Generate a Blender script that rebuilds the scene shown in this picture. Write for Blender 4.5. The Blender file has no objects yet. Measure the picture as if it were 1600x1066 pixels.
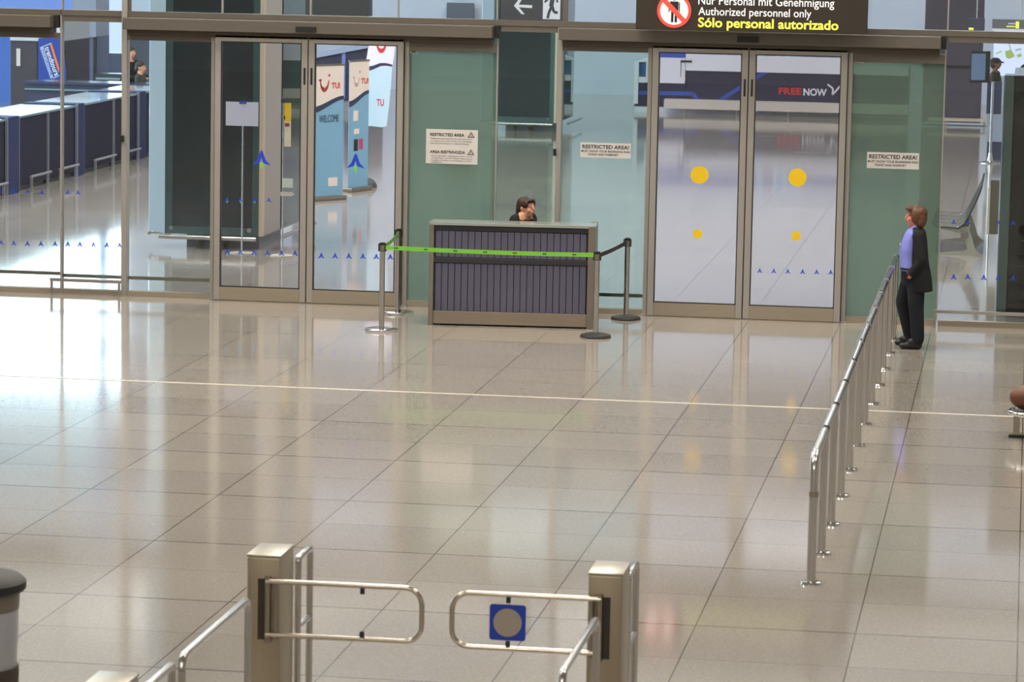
import bpy, bmesh, math, random
from math import pi, sin, cos, radians
from mathutils import Vector, Matrix, Euler

random.seed(7)
sc = bpy.context.scene
C = sc.collection

# ------------------------------------------------------------------ camera
H = 4.75
FPX = 5232.64
PITCH, ROLL, YAW = 0.12870041, 0.01841283, 0.1512955
_fw = Vector((-sin(YAW) * cos(PITCH), cos(YAW) * cos(PITCH), -sin(PITCH)))
_r = Vector((cos(YAW), sin(YAW), 0)); _u = _r.cross(_fw)
_r2 = cos(ROLL) * _r + sin(ROLL) * _u
_u2 = -sin(ROLL) * _r + cos(ROLL) * _u
CAM = Vector((0, 0, H))
cd = bpy.data.cameras.new('camera'); cam = bpy.data.objects.new('camera', cd); C.objects.link(cam)
M3 = Matrix((_r2, _u2, -_fw)).transposed()
cam.matrix_world = Matrix.Translation(CAM) @ M3.to_4x4()
cd.sensor_width = 36; cd.lens = 36 * FPX / 1600
cd.clip_start = 0.5; cd.clip_end = 600
cd.dof.use_dof = True; cd.dof.focus_distance = 38.5; cd.dof.aperture_fstop = 6.3
sc.camera = cam

# ------------------------------------------------------------------ world, colour management
w = bpy.data.worlds.new('world'); sc.world = w; w.use_nodes = True
bg = w.node_tree.nodes['Background']
_nt = w.node_tree
_tc = _nt.nodes.new('ShaderNodeTexCoord'); _sx = _nt.nodes.new('ShaderNodeSeparateXYZ'); _cr = _nt.nodes.new('ShaderNodeValToRGB')
_nt.links.new(_tc.outputs['Generated'], _sx.inputs[0]); _nt.links.new(_sx.outputs[2], _cr.inputs[0])
# overcast daylight: pale ground haze below the horizon, brighter sky above it
_cr.color_ramp.elements[0].position = 0.0; _cr.color_ramp.elements[0].color = (0.098, 0.122, 0.168, 1)
_cr.color_ramp.elements[1].position = 0.06; _cr.color_ramp.elements[1].color = (0.68, 0.89, 1.0, 1)
_nt.links.new(_cr.outputs[0], bg.inputs[0]); bg.inputs[1].default_value = 7.6
sc.view_settings.view_transform = 'Standard'; sc.view_settings.look = 'None'
sc.view_settings.exposure = 0.0; sc.view_settings.gamma = 1.0
sc.view_settings.use_curve_mapping = False

def area(name, loc, size, power, col, rot=(0, 0, 0), sy=None):
    l = bpy.data.lights.new(name, 'AREA'); l.energy = power; l.color = col
    l.shape = 'RECTANGLE'; l.size = size; l.size_y = sy or size
    o = bpy.data.objects.new(name, l); C.objects.link(o); o.location = loc; o.rotation_euler = rot
    return o
# rows of ceiling lamps in the near hall (warm white) and in the concourse beyond the glass (cool white)
WARM = (1.0, 0.93, 0.84); COOL = (1.0, 0.95, 0.95)
for x, k in ((-13, 1.0), (-5, 0.9), (3, 0.6)):
    for y, q in ((-4, 1.1), (3, 0.5), (20, 0.5), (28, 0.85), (36, 1.05)):  # first two rows are added fill for surfaces facing the camera
        area('hall_lamp_and_fill', (x, y, 10.8), 3.0, 720 * k * q, WARM)
for x in (-22, -12, -2):
    for y in (44, 51, 58):
        area('concourse_ceiling_lamp', (x, y, 11.3), 3.5, 690, COOL)

# added unseen fill lights that brighten the far wall and the concourse ceiling
for x in (-20, -10, 0, 9):
    area('far_wall_fill_light', (x, 79.5, 11.2), 4.0, 430, COOL, (radians(58), 0, 0), 0.6)
for x in (-20, -8, 4):
    for y in (64, 76):
        area('concourse_ceiling_fill', (x, y, 8.6), 3.0, 300, COOL, (pi, 0, 0), 1.0)

# ------------------------------------------------------------------ helpers
def at(px, py, Y):
    d = _fw * FPX + _r2 * (px - 800) + _u2 * (533 - py)
    return CAM + d * (Y / d.y)
def fl(px, py, z=0.0):
    d = _fw * FPX + _r2 * (px - 800) + _u2 * (533 - py)
    return CAM + d * ((z - H) / d.z)
def sr(r, g, b, a=1):
    f = lambda c: (c / 255 / 12.92) if c / 255 <= 0.04045 else ((c / 255 + 0.055) / 1.055) ** 2.4
    return (f(r), f(g), f(b), a)

_m = {}
def mat(name, col, rough=0.5, metal=0.0, emit=None, es=1.0, noise=0.0, nscale=20, spec=None, stretch=None, bump=0.0, coat=0.0):
    if name in _m: return _m[name]
    m = bpy.data.materials.new(name); m.use_nodes = True; nt = m.node_tree
    b = nt.nodes['Principled BSDF']
    b.inputs['Base Color'].default_value = col; b.inputs['Roughness'].default_value = rough
    b.inputs['Metallic'].default_value = metal
    if coat: b.inputs['Coat Weight'].default_value = coat; b.inputs['Coat Roughness'].default_value = 0.05
    if spec is not None: b.inputs['Specular IOR Level'].default_value = spec
    if emit: b.inputs['Emission Color'].default_value = emit; b.inputs['Emission Strength'].default_value = es
    tc = nt.nodes.new('ShaderNodeTexCoord'); mp = nt.nodes.new('ShaderNodeMapping'); n = nt.nodes.new('ShaderNodeTexNoise')
    if stretch: mp.inputs['Scale'].default_value = stretch
    n.inputs['Scale'].default_value = nscale; n.inputs['Detail'].default_value = 3
    nt.links.new(tc.outputs['Object'], mp.inputs[0]); nt.links.new(mp.outputs[0], n.inputs['Vector'])
    if noise > 0 or True:
        k = noise if noise > 0 else 0.03
        mx = nt.nodes.new('ShaderNodeMix'); mx.data_type = 'RGBA'
        mx.inputs['A'].default_value = tuple(c * (1 - k) for c in col[:3]) + (1,)
        mx.inputs['B'].default_value = tuple(min(1, c * (1 + k)) for c in col[:3]) + (1,)
        nt.links.new(n.outputs['Fac'], mx.inputs['Factor']); nt.links.new(mx.outputs['Result'], b.inputs['Base Color'])
    if bump:
        bp = nt.nodes.new('ShaderNodeBump'); bp.inputs['Strength'].default_value = bump; bp.inputs['Distance'].default_value = 0.01
        nt.links.new(n.outputs['Fac'], bp.inputs['Height']); nt.links.new(bp.outputs[0], b.inputs['Normal'])
    _m[name] = m
    return m

def glass(name, tint, milk=0.0, milkcol=None, refl=1.0, rough=0.0):
    if name in _m: return _m[name]
    m = bpy.data.materials.new(name); m.use_nodes = True; nt = m.node_tree
    for n in list(nt.nodes): nt.nodes.remove(n)
    out = nt.nodes.new('ShaderNodeOutputMaterial'); tr = nt.nodes.new('ShaderNodeBsdfTransparent'); tr.inputs[0].default_value = tint
    gl = nt.nodes.new('ShaderNodeBsdfGlossy'); gl.inputs['Roughness'].default_value = rough
    fr = nt.nodes.new('ShaderNodeFresnel'); fr.inputs[0].default_value = 1.45
    sc_ = nt.nodes.new('ShaderNodeMath'); sc_.operation = 'MULTIPLY'; sc_.inputs[1].default_value = refl
    nt.links.new(fr.outputs[0], sc_.inputs[0])
    last = tr
    if milk > 0:
        df = nt.nodes.new('ShaderNodeBsdfDiffuse'); df.inputs[0].default_value = milkcol
        tl = nt.nodes.new('ShaderNodeBsdfTranslucent'); tl.inputs[0].default_value = milkcol
        m0 = nt.nodes.new('ShaderNodeMixShader'); m0.inputs[0].default_value = 0.5
        nt.links.new(df.outputs[0], m0.inputs[1]); nt.links.new(tl.outputs[0], m0.inputs[2])
        m1 = nt.nodes.new('ShaderNodeMixShader'); m1.inputs[0].default_value = milk
        nt.links.new(tr.outputs[0], m1.inputs[1]); nt.links.new(m0.outputs[0], m1.inputs[2]); last = m1
    mx = nt.nodes.new('ShaderNodeMixShader')
    nt.links.new(sc_.outputs[0], mx.inputs[0]); nt.links.new(last.outputs[0], mx.inputs[1]); nt.links.new(gl.outputs[0], mx.inputs[2])
    nt.links.new(mx.outputs[0], out.inputs[0]); _m[name] = m
    return m

class MB:
    def __init__(s): s.bm = bmesh.new()
    def box(s, x0, x1, y0, y1, z0, z1, rz=0, piv=None, bev=0):
        g = bmesh.ops.create_cube(s.bm, size=1)['verts']
        bmesh.ops.scale(s.bm, vec=(abs(x1 - x0), abs(y1 - y0), abs(z1 - z0)), verts=g)
        bmesh.ops.translate(s.bm, vec=((x0 + x1) / 2, (y0 + y1) / 2, (z0 + z1) / 2), verts=g)
        if bev:
            es = list({e for v in g for e in v.link_edges})
            r = bmesh.ops.bevel(s.bm, geom=es, offset=bev, segments=2, affect='EDGES', profile=0.5)
            g = list({v for f in r['faces'] for v in f.verts} | {v for v in g if v.is_valid})
        if rz: bmesh.ops.rotate(s.bm, cent=piv or (0, 0, 0), matrix=Matrix.Rotation(rz, 3, 'Z'), verts=[v for v in g if v.is_valid])
        return s
    def tube(s, pts, r, seg=12, closed=False, cap=True):
        pts = [Vector(p) for p in pts]; n = len(pts); rings = []
        rr = r if isinstance(r, (list, tuple)) else [r] * n
        up = None
        for i, p in enumerate(pts):
            if closed: t = (pts[(i + 1) % n] - pts[i - 1])
            else: t = pts[min(i + 1, n - 1)] - pts[max(i - 1, 0)]
            t.normalize()
            if up is None:
                up = Vector((0, 0, 1)) if abs(t.z) < 0.9 else Vector((1, 0, 0))
            a = t.cross(up); a.normalize(); b = a.cross(t); b.normalize(); up = b
            rings.append([s.bm.verts.new(p + (a * cos(2 * pi * k / seg) + b * sin(2 * pi * k / seg)) * rr[i]) for k in range(seg)])
        m = n if closed else n - 1
        for i in range(m):
            A, B = rings[i], rings[(i + 1) % n]
            for k in range(seg): s.bm.faces.new((A[k], A[(k + 1) % seg], B[(k + 1) % seg], B[k]))
        if cap and not closed:
            s.bm.faces.new(list(reversed(rings[0]))); s.bm.faces.new(rings[-1])
        return s
    def lathe(s, prof, c=(0, 0, 0), seg=32):
        rings = []
        for r, z in prof:
            rings.append([s.bm.verts.new((c[0] + r * cos(2 * pi * k / seg), c[1] + r * sin(2 * pi * k / seg), c[2] + z)) for k in range(seg)])
        for A, B in zip(rings, rings[1:]):
            for k in range(seg): s.bm.faces.new((A[k], A[(k + 1) % seg], B[(k + 1) % seg], B[k]))
        s.bm.faces.new(list(reversed(rings[0]))); s.bm.faces.new(rings[-1])
        return s
    def prism(s, poly, axis, a, b):
        # poly: 2D points; axis 'x': (y,z) ; 'y': (x,z) ; 'z': (x,y); extruded from a to b
        def P(q, d):
            return {'x': (d, q[0], q[1]), 'y': (q[0], d, q[1]), 'z': (q[0], q[1], d)}[axis]
        A = [s.bm.verts.new(P(q, a)) for q in poly]; B = [s.bm.verts.new(P(q, b)) for q in poly]
        n = len(poly); s.bm.faces.new(A); s.bm.faces.new(list(reversed(B)))
        for k in range(n): s.bm.faces.new((A[k], B[k], B[(k + 1) % n], A[(k + 1) % n]))
        return s
    def ell(s, c, rad, seg=20, rot=None):
        g = bmesh.ops.create_uvsphere(s.bm, u_segments=seg, v_segments=seg // 2 + 2, radius=1)['verts']
        bmesh.ops.scale(s.bm, vec=rad, verts=g)
        if rot: bmesh.ops.rotate(s.bm, cent=(0, 0, 0), matrix=Euler(rot).to_matrix(), verts=g)
        bmesh.ops.translate(s.bm, vec=c, verts=g)
        return s
    def cap(s, p0, r0, p1, r1, seg=14):
        p0 = Vector(p0); p1 = Vector(p1); d = p1 - p0; L = d.length; d.normalize()
        pts = [p0 - d * r0 * .98, p0 - d * r0 * .7, p0, p1, p1 + d * r1 * .7, p1 + d * r1 * .98]
        return s.tube(pts, [r0 * .2, r0 * .72, r0, r1, r1 * .72, r1 * .2], seg)
    def loft(s, rings, seg=24):
        # rings: (cx,cy,z,rx,ry)
        R = [[s.bm.verts.new((cx + rx * cos(2 * pi * k / seg), cy + ry * sin(2 * pi * k / seg), z)) for k in range(seg)] for cx, cy, z, rx, ry in rings]
        for A, B in zip(R, R[1:]):
            for k in range(seg): s.bm.faces.new((A[k], A[(k + 1) % seg], B[(k + 1) % seg], B[k]))
        s.bm.faces.new(list(reversed(R[0]))); s.bm.faces.new(R[-1])
        return s
    def mesh(s, name):
        bmesh.ops.recalc_face_normals(s.bm, faces=s.bm.faces)
        me = bpy.data.meshes.new(name); s.bm.to_mesh(me); s.bm.free(); return me
    def obj(s, name, m, parent=None, smooth=False, loc=None):
        me = s.mesh(name)
        if isinstance(m, (list, tuple)):
            for q in m: me.materials.append(q)
        else: me.materials.append(m)
        if smooth:
            me.polygons.foreach_set('use_smooth', [True] * len(me.polygons))
            try: me.set_sharp_from_angle(angle=radians(40))
            except Exception: pass
        o = bpy.data.objects.new(name, me); C.objects.link(o)
        if parent: o.parent = parent
        if loc: o.location = loc
        return o
    def blob(s, name, m, parent=None, voxel=0.012, sm=3):
        """union everything into one continuous surface"""
        me = s.mesh(name); t = bpy.data.objects.new(name, me); C.objects.link(t)
        r = t.modifiers.new('r', 'REMESH'); r.mode = 'VOXEL'; r.voxel_size = voxel
        if sm:
            q = t.modifiers.new('s', 'SMOOTH'); q.iterations = sm; q.factor = 0.5
        dg = bpy.context.evaluated_depsgraph_get(); dg.update()
        me2 = bpy.data.meshes.new_from_object(t.evaluated_get(dg)); bpy.data.objects.remove(t); bpy.data.meshes.remove(me)
        me2.name = name; me2.materials.clear(); me2.materials.append(m)
        me2.polygons.foreach_set('use_smooth', [True] * len(me2.polygons))
        o = bpy.data.objects.new(name, me2); C.objects.link(o)
        if parent: o.parent = parent
        return o

def tag(o, label=None, cat=None, group=None, kind=None):
    if label: o['label'] = label
    if cat: o['category'] = cat
    if group: o['group'] = group
    if kind: o['kind'] = kind
    return o
def thing(name, label, cat, loc=(0, 0, 0), rz=0, group=None):
    o = bpy.data.objects.new(name, None); C.objects.link(o); o.location = loc; o.rotation_euler = (0, 0, rz)
    o.empty_display_size = 0.1
    return tag(o, label, cat, group)
def struct(o, label, cat=None):
    return tag(o, label, cat, None, 'structure')
def plain(name, label, cat='structure', loc=(0, 0, 0)):
    o = thing(name, label, cat, loc); o['kind'] = 'structure'; return o
def dup(root, label, loc=None, rz=None, group=None):
    r = root.copy(); C.objects.link(r)
    if loc is not None: r.location = loc
    if rz is not None: r.rotation_euler = (0, 0, rz)
    r['label'] = label
    if group: r['group'] = group
    def rec(a, b):
        for ch in [k for k in C.objects if k.parent == a]:
            c = ch.copy(); C.objects.link(c); c.parent = b; rec(ch, c)
    rec(root, r)
    return r

def text(s, name, body, x0, x1, z0, z1, y, m, parent=None, bold=0.0, keep=False, depth=0.002, shear=0):
    """lettering facing -Y, fitted into the box x0..x1, z0..z1 (whole glyph box)"""
    cu = bpy.data.curves.new(name, 'FONT'); cu.body = body; cu.size = 1; cu.offset = bold; cu.extrude = 0.001
    cu.resolution_u = 4; cu.shear = shear
    t = bpy.data.objects.new(name, cu); C.objects.link(t)
    dg = bpy.context.evaluated_depsgraph_get(); dg.update()
    me = bpy.data.meshes.new_from_object(t.evaluated_get(dg)); bpy.data.objects.remove(t)
    xs = [v.co.x for v in me.vertices]; ys = [v.co.y for v in me.vertices]
    a, b, c, d = min(xs), max(xs), min(ys), max(ys)
    for v in me.vertices:
        v.co = Vector((x0 + (v.co.x - a) / (b - a) * (x1 - x0), y - depth * (0.5 + 400 * v.co.z * .5), z0 + (v.co.y - c) / (d - c) * (z1 - z0)))
    me.materials.clear(); me.materials.append(m)
    o = bpy.data.objects.new(name, me); C.objects.link(o)
    if parent: o.parent = parent
    return o

# ------------------------------------------------------------------ materials
BRONZE = mat('brown_anodised_metal', sr(100, 94, 86), 0.45, 0.3, noise=0.08, nscale=3, stretch=(1, 1, 30))
BRONZE_LIT = mat('bronze_rail_lit', sr(150, 140, 124), 0.42, 0.3, noise=0.06, nscale=3, stretch=(1, 1, 30))  # same bronze made paler where hall lamps brighten the frame bottoms
BRONZE_D = mat('dark_brown_metal', sr(84, 76, 66), 0.5, 0.4, noise=0.08, nscale=3)
STILE = mat('grey_brown_door_metal', sr(158, 154, 148), 0.4, 0.3, noise=0.07, nscale=4, stretch=(30, 30, 1))
BLACK = mat('black_plastic', sr(24, 24, 22), 0.45)
RUBBER = mat('black_rubber', sr(38, 37, 38), 0.6)
STEEL = mat('brushed_steel', sr(196, 194, 192), 0.22, 1.0, noise=0.05, nscale=8, stretch=(20, 20, 1))
STEEL_D = mat('dull_steel', sr(160, 152, 140), 0.34, 1.0, noise=0.1, nscale=6, stretch=(1, 1, 1))
CHROME = mat('chrome', sr(222, 222, 224), 0.09, 1.0)
BRASSY = mat('worn_rail_steel', sr(205, 196, 184), 0.2, 1.0, noise=0.08, nscale=12)
WHITE = mat('white_paper', sr(206, 202, 198), 0.7)
INK = mat('black_ink', sr(26, 26, 26), 0.6)
GREYINK = mat('grey_ink', sr(110, 106, 102), 0.7)
CLEAR = glass('clear_glass', (0.94, 0.97, 0.97, 1))
DOORGLASS = glass('door_glass', (0.95, 0.95, 0.96, 1))
TEALCLEAR = glass('faintly_green_glass', (0.80, 0.90, 0.87, 1))
GREEN = glass('green_laminated_glass', (0.60, 0.74, 0.65, 1), milk=0.42, milkcol=(0.235, 0.30, 0.255, 1))

# ------------------------------------------------------------------ floor
def floor_mat():
    m = bpy.data.materials.new('polished_terrazzo_tiles'); m.use_nodes = True; nt = m.node_tree; N = nt.nodes; L = nt.links
    b = N['Principled BSDF']
    tc = N.new('ShaderNodeTexCoord'); sp = N.new('ShaderNodeSeparateXYZ'); L.new(tc.outputs['Object'], sp.inputs[0])
    def math(op, a, b_=None, c=None):
        n = N.new('ShaderNodeMath'); n.operation = op
        for i, v in enumerate((a, b_, c)):
            if v is None: continue
            if isinstance(v, (int, float)): n.inputs[i].default_value = v
            else: L.new(v, n.inputs[i])
        return n.outputs[0]
    X = math('DIVIDE', math('ADD', sp.outputs[0], 1.0 - 1.068 * 60), 1.068)     # joints at x = -1.0 - 1.068 k
    Y = math('DIVIDE', math('SUBTRACT', sp.outputs[1], 32.11 - 1.015 * 80), 1.015)
    fx = math('FRACT', X); fy = math('FRACT', Y)
    dx = math('MINIMUM', math('ABSOLUTE', fx), math('SUBTRACT', 1.0, fx)); dy = math('MINIMUM', fy, math('SUBTRACT', 1.0, fy))
    jx = math('LESS_THAN', dx, 0.0045); jy = math('LESS_THAN', dy, 0.012)
    par = math('PINGPONG', math('FLOOR', math('ADD', Y, 0.5)), 1.0)    # every second cross joint is stronger
    jy2 = math('MULTIPLY', jy, math('MULTIPLY_ADD', par, -0.55, 0.75))
    joint = math('MAXIMUM', math('MULTIPLY', jx, 0.9), jy2)
    # per tile tone
    cmb = N.new('ShaderNodeCombineXYZ'); L.new(math('FLOOR', X), cmb.inputs[0]); L.new(math('FLOOR', Y), cmb.inputs[1])
    wn = N.new('ShaderNodeTexWhiteNoise'); L.new(cmb.outputs[0], wn.inputs['Vector'])
    sp1 = N.new('ShaderNodeTexNoise'); sp1.inputs['Scale'].default_value = 55; sp1.inputs['Detail'].default_value = 2; L.new(tc.outputs['Object'], sp1.inputs['Vector'])
    sp2 = N.new('ShaderNodeTexVoronoi'); sp2.inputs['Scale'].default_value = 38; L.new(tc.outputs['Object'], sp2.inputs['Vector'])
    big = N.new('ShaderNodeTexNoise'); big.inputs['Scale'].default_value = 0.35; big.inputs['Detail'].default_value = 5; L.new(tc.outputs['Object'], big.inputs['Vector'])
    v = math('ADD', math('MULTIPLY', math('SUBTRACT', wn.outputs[0], 0.5), 0.10),
             math('ADD', math('MULTIPLY', math('SUBTRACT', sp1.outputs['Fac'], 0.5), 0.55), math('MULTIPLY', math('SUBTRACT', big.outputs['Fac'], 0.5), 0.22)))
    v = math('ADD', v, math('MULTIPLY', math('SUBTRACT', sp2.outputs['Distance'], 0.4), 0.16))
    v = math('ADD', v, 1.0)
    base = N.new('ShaderNodeVectorMath'); base.operation = 'SCALE'; base.inputs[0].default_value = FLOORCOL; L.new(v, base.inputs['Scale'])
    mx = N.new('ShaderNodeMix'); mx.data_type = 'RGBA'; L.new(joint, mx.inputs['Factor']); L.new(base.outputs[0], mx.inputs['A'])
    mx.inputs['B'].default_value = sr(70, 62, 54)
    # dull dirt patches near the gate
    L.new(mx.outputs['Result'], b.inputs['Base Color'])
    rg = math('ADD', 0.05, math('MULTIPLY', big.outputs['Fac'], 0.07))
    L.new(rg, b.inputs['Roughness']); b.inputs['IOR'].default_value = 1.6
    return m
FLOORCOL = (0.31, 0.283, 0.248)
f = MB(); f.box(-60, 25, -15, 87, -0.3, 0)
struct(f.obj('floor', floor_mat()), 'polished beige terrazzo tile floor running through both halls', 'floor')
f = MB(); f.box(-29.9, 13.9, 32.085, 32.135, 0.0, 0.003)
struct(f.obj('trim_1', mat('pale_joint_strip', sr(205, 196, 182), 0.3)), 'thin pale metal expansion strip crossing the hall floor', 'floor strip')

# ------------------------------------------------------------------ facade (plane Y = D)
D = 39.1
ZT = 3.436
def fx(px, py=250, Y=D): return at(px, py, Y).x
TRIMN = [1]
def trim(label, mb, m, cat='trim'):
    TRIMN[0] += 1
    return struct(mb.obj('trim_%d' % TRIMN[0], m), label, cat)

XL, XR = -28.0, 12.0
# transom running over everything
f = MB(); f.box(XL, XR, D - 0.02, D + 0.14, ZT - 0.065, ZT)
trim('long brown metal transom over all doors and panes', f, BRONZE)
def gap_seg(x0, x1, label):
    f = MB(); f.box(x0, x1, D - 0.01, D + 0.12, ZT - 0.135, ZT - 0.068); trim(label, f, BRONZE)
gap_seg(fx(97, 40), fx(196, 40), 'short brown head rail above the narrow pane near the left edge')
gap_seg(fx(783, 60), fx(874, 60), 'short brown head rail above the clear pane behind the counter')
gap_seg(fx(1482, 60), XR, 'brown head rail above the clear pane at the right edge')

def header(x0, x1, label, sensor=None):
    t = plain('trim_%d' % (TRIMN[0] + 1), label, 'door operator'); TRIMN[0] += 1
    f = MB(); f.box(x0, x1, D - 0.22, D + 0.1, 3.226, 3.368, bev=0.006); f.obj('operator_casing', BRONZE, t)
    f = MB(); f.box(x0 + 0.02, x1 - 0.01, D - 0.10, D + 0.1, 3.158, 3.224); f.obj('recess', BRONZE_D, t)
    f = MB(); f.box(x0 - 0.004, x0 + 0.0, D - 0.215, D + 0.1, 3.228, 3.366); f.box(x1, x1 + 0.06, D - 0.06, D + 0.1, 3.22, 3.37); f.obj('end_cap', BLACK, t)
    if sensor:
        f = MB(); f.box(sensor[0], sensor[1], D - 0.26, D - 0.215, 3.25, 3.315, bev=0.006); f.obj('motion_sensor', BLACK, t)
    return t
hx = [(XL, fx(86, 40)), (fx(200, 50), fx(773, 60)), (fx(878, 60), fx(1471, 70))]
header(hx[0][0], hx[0][1], 'brown door operator casing at the left edge')
header(hx[1][0], hx[1][1], 'brown door operator casing over the left pair of doors', (fx(469, 41), fx(500, 41)))
header(hx[2][0], hx[2][1], 'brown door operator casing over the right pair of doors', (fx(1155, 57), fx(1188, 57)))

WN = [0]
def pane(x0, x1, label, g, ztop, zrail=None, lower=None, frameL=0.0, frameR=0.0, head=True, sill=0.065, z0=None, lock=None):
    """a fixed pane: glass, sill rail, head rail, side posts"""
    WN[0] += 1
    t = plain('window_%d' % WN[0], label, 'window')
    zb = sill if z0 is None else z0
    f = MB(); f.box(x0, x1, D + 0.03, D + 0.045, zb, ztop); f.obj('glass', g, t)
    if sill:
        f = MB(); f.box(x0, x1, D - 0.02, D + 0.10, 0.0, sill); f.obj('sill', BRONZE_LIT, t)
    if head:
        f = MB(); f.box(x0, x1, D - 0.03, D + 0.08, ztop, ztop + 0.063 if ztop > 3.06 else 3.158); f.obj('head_rail', BRONZE, t)
    if lower:
        f = MB(); f.box(x0, x1, D + 0.05, D + 0.10, lower, lower + 0.04); f.obj('lower_rail', STEEL_D, t)
    if frameL:
        f = MB(); f.box(x0 - frameL / 2, x0 + frameL / 2, D - 0.05, D + 0.11, 0, ztop + 0.06); f.obj('post', STILE, t)
    if frameR:
        f = MB(); f.box(x1 - frameR / 2, x1 + frameR / 2, D - 0.05, D + 0.11, 0, ztop + 0.06); f.obj('post', STILE, t)
    if lock:
        f = MB(); f.box(lock[0] - 0.025, lock[0] + 0.025, D - 0.10, D - 0.05, lock[1] - 0.04, lock[1] + 0.04, bev=0.004); f.obj('lock', BLACK, t)
    return t

def zf(px, py, Y=D): return at(px, py, Y).z
X97, X195 = fx(96.5), fx(195)
pA = pane(XL, X97 - 0.015, 'clear fixed pane at the left edge, blue marks near its foot', CLEAR, 3.094, lower=0.22)
pB = pane(X97, X195, 'narrow clear pane between thin mullion and post, second from left', CLEAR, ZT - 0.135, lower=0.20, head=False, lock=(fx(193, 216), zf(193, 216)))
f = MB(); f.box(X97 - 0.014, X97 + 0.006, D - 0.02, D + 0.08, 0, ZT); f.obj('mullion', STILE, pB)
f = MB(); f.box(X195 - 0.032, X195 + 0.032, D - 0.04, D + 0.1, 0, ZT + 0.8); f.obj('post', STILE, pB)
pC = pane(X195 + 0.033, fx(330), 'tall clear pane left of the left pair of doors', CLEAR, 3.094, lower=0.20)
XJ1, XJ2 = fx(334), fx(634)
pD = pane(fx(638), fx(773), 'green glass panel behind the left end of the counter', GREEN, 3.05, sill=0.075)
X776 = fx(775); X873 = fx(873)
pE = pane(X776, X873 - 0.02, 'clear pane directly behind the counter attendant', TEALCLEAR, ZT - 0.135, head=False, lower=None)
f = MB(); f.box(X776 - 0.012, X776 + 0.004, D, D + 0.05, 0.07, ZT - 0.135); f.obj('mullion', STILE, pE)
f = MB(); f.box(X873 - 0.03, X873 + 0.025, D - 0.04, D + 0.1, 0, ZT - 0.07); f.obj('post', STILE, pE)
f = MB(); f.box(X873 - 0.055, X873 - 0.025, D - 0.10, D - 0.04, zf(870, 243), zf(870, 232), bev=0.004); f.obj('lock', BLACK, pE)
pF = pane(X873 + 0.026, fx(1012), 'pale greenish pane left of the right pair of doors', TEALCLEAR, 3.094, lower=0.20)
pG = pane(fx(1327), fx(1471), 'green glass panel behind the standing woman', GREEN, 3.05, sill=0.075)
f = MB(); f.box(fx(1471), fx(1473), D, D + 0.05, 0.07, ZT - 0.07); f.obj('edge_profile', STILE, pG)
pH = pane(fx(1474), XR, 'clear pane at the right edge in front of the metal seats', CLEAR, ZT - 0.135, head=False, lower=None)

# upper row of glazing
ups = [(XL, 97, 'leftmost upper pane above the transom'), (97, 200, 'upper pane above the narrow left pane'), (200, 347, 'upper pane above the tall clear pane'),
       (347, 485, 'upper pane above the left leaf of the left doors'), (485, 622, 'upper pane above the right leaf of the left doors'),
       (622, 777, 'upper pane above the left green panel'), (777, 883, 'upper pane in front of the exit sign'), (883, 1180, 'upper pane left of the big black sign centre'),
       (1180, 1482, 'upper pane right of the big black sign'), (1482, None, 'rightmost upper pane above the transom')]
for a, b, lab in ups:
    WN[0] += 1
    x0 = a if a < 0 else fx(a, 10); x1 = XR if b is None else fx(b, 10)
    t = plain('window_%d' % WN[0], lab, 'window')
    f = MB(); f.box(x0 + 0.006, x1 - 0.006, D + 0.03, D + 0.045, ZT, 6.6); f.obj('glass', CLEAR, t)
    wd = 0.028 if b in (883, 200) else 0.008
    f = MB(); f.box(x1 - wd, x1 + wd, D + 0.0, D + 0.06, ZT, 6.6); f.obj('joint', BRONZE if wd > .02 else STILE, t)

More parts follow.
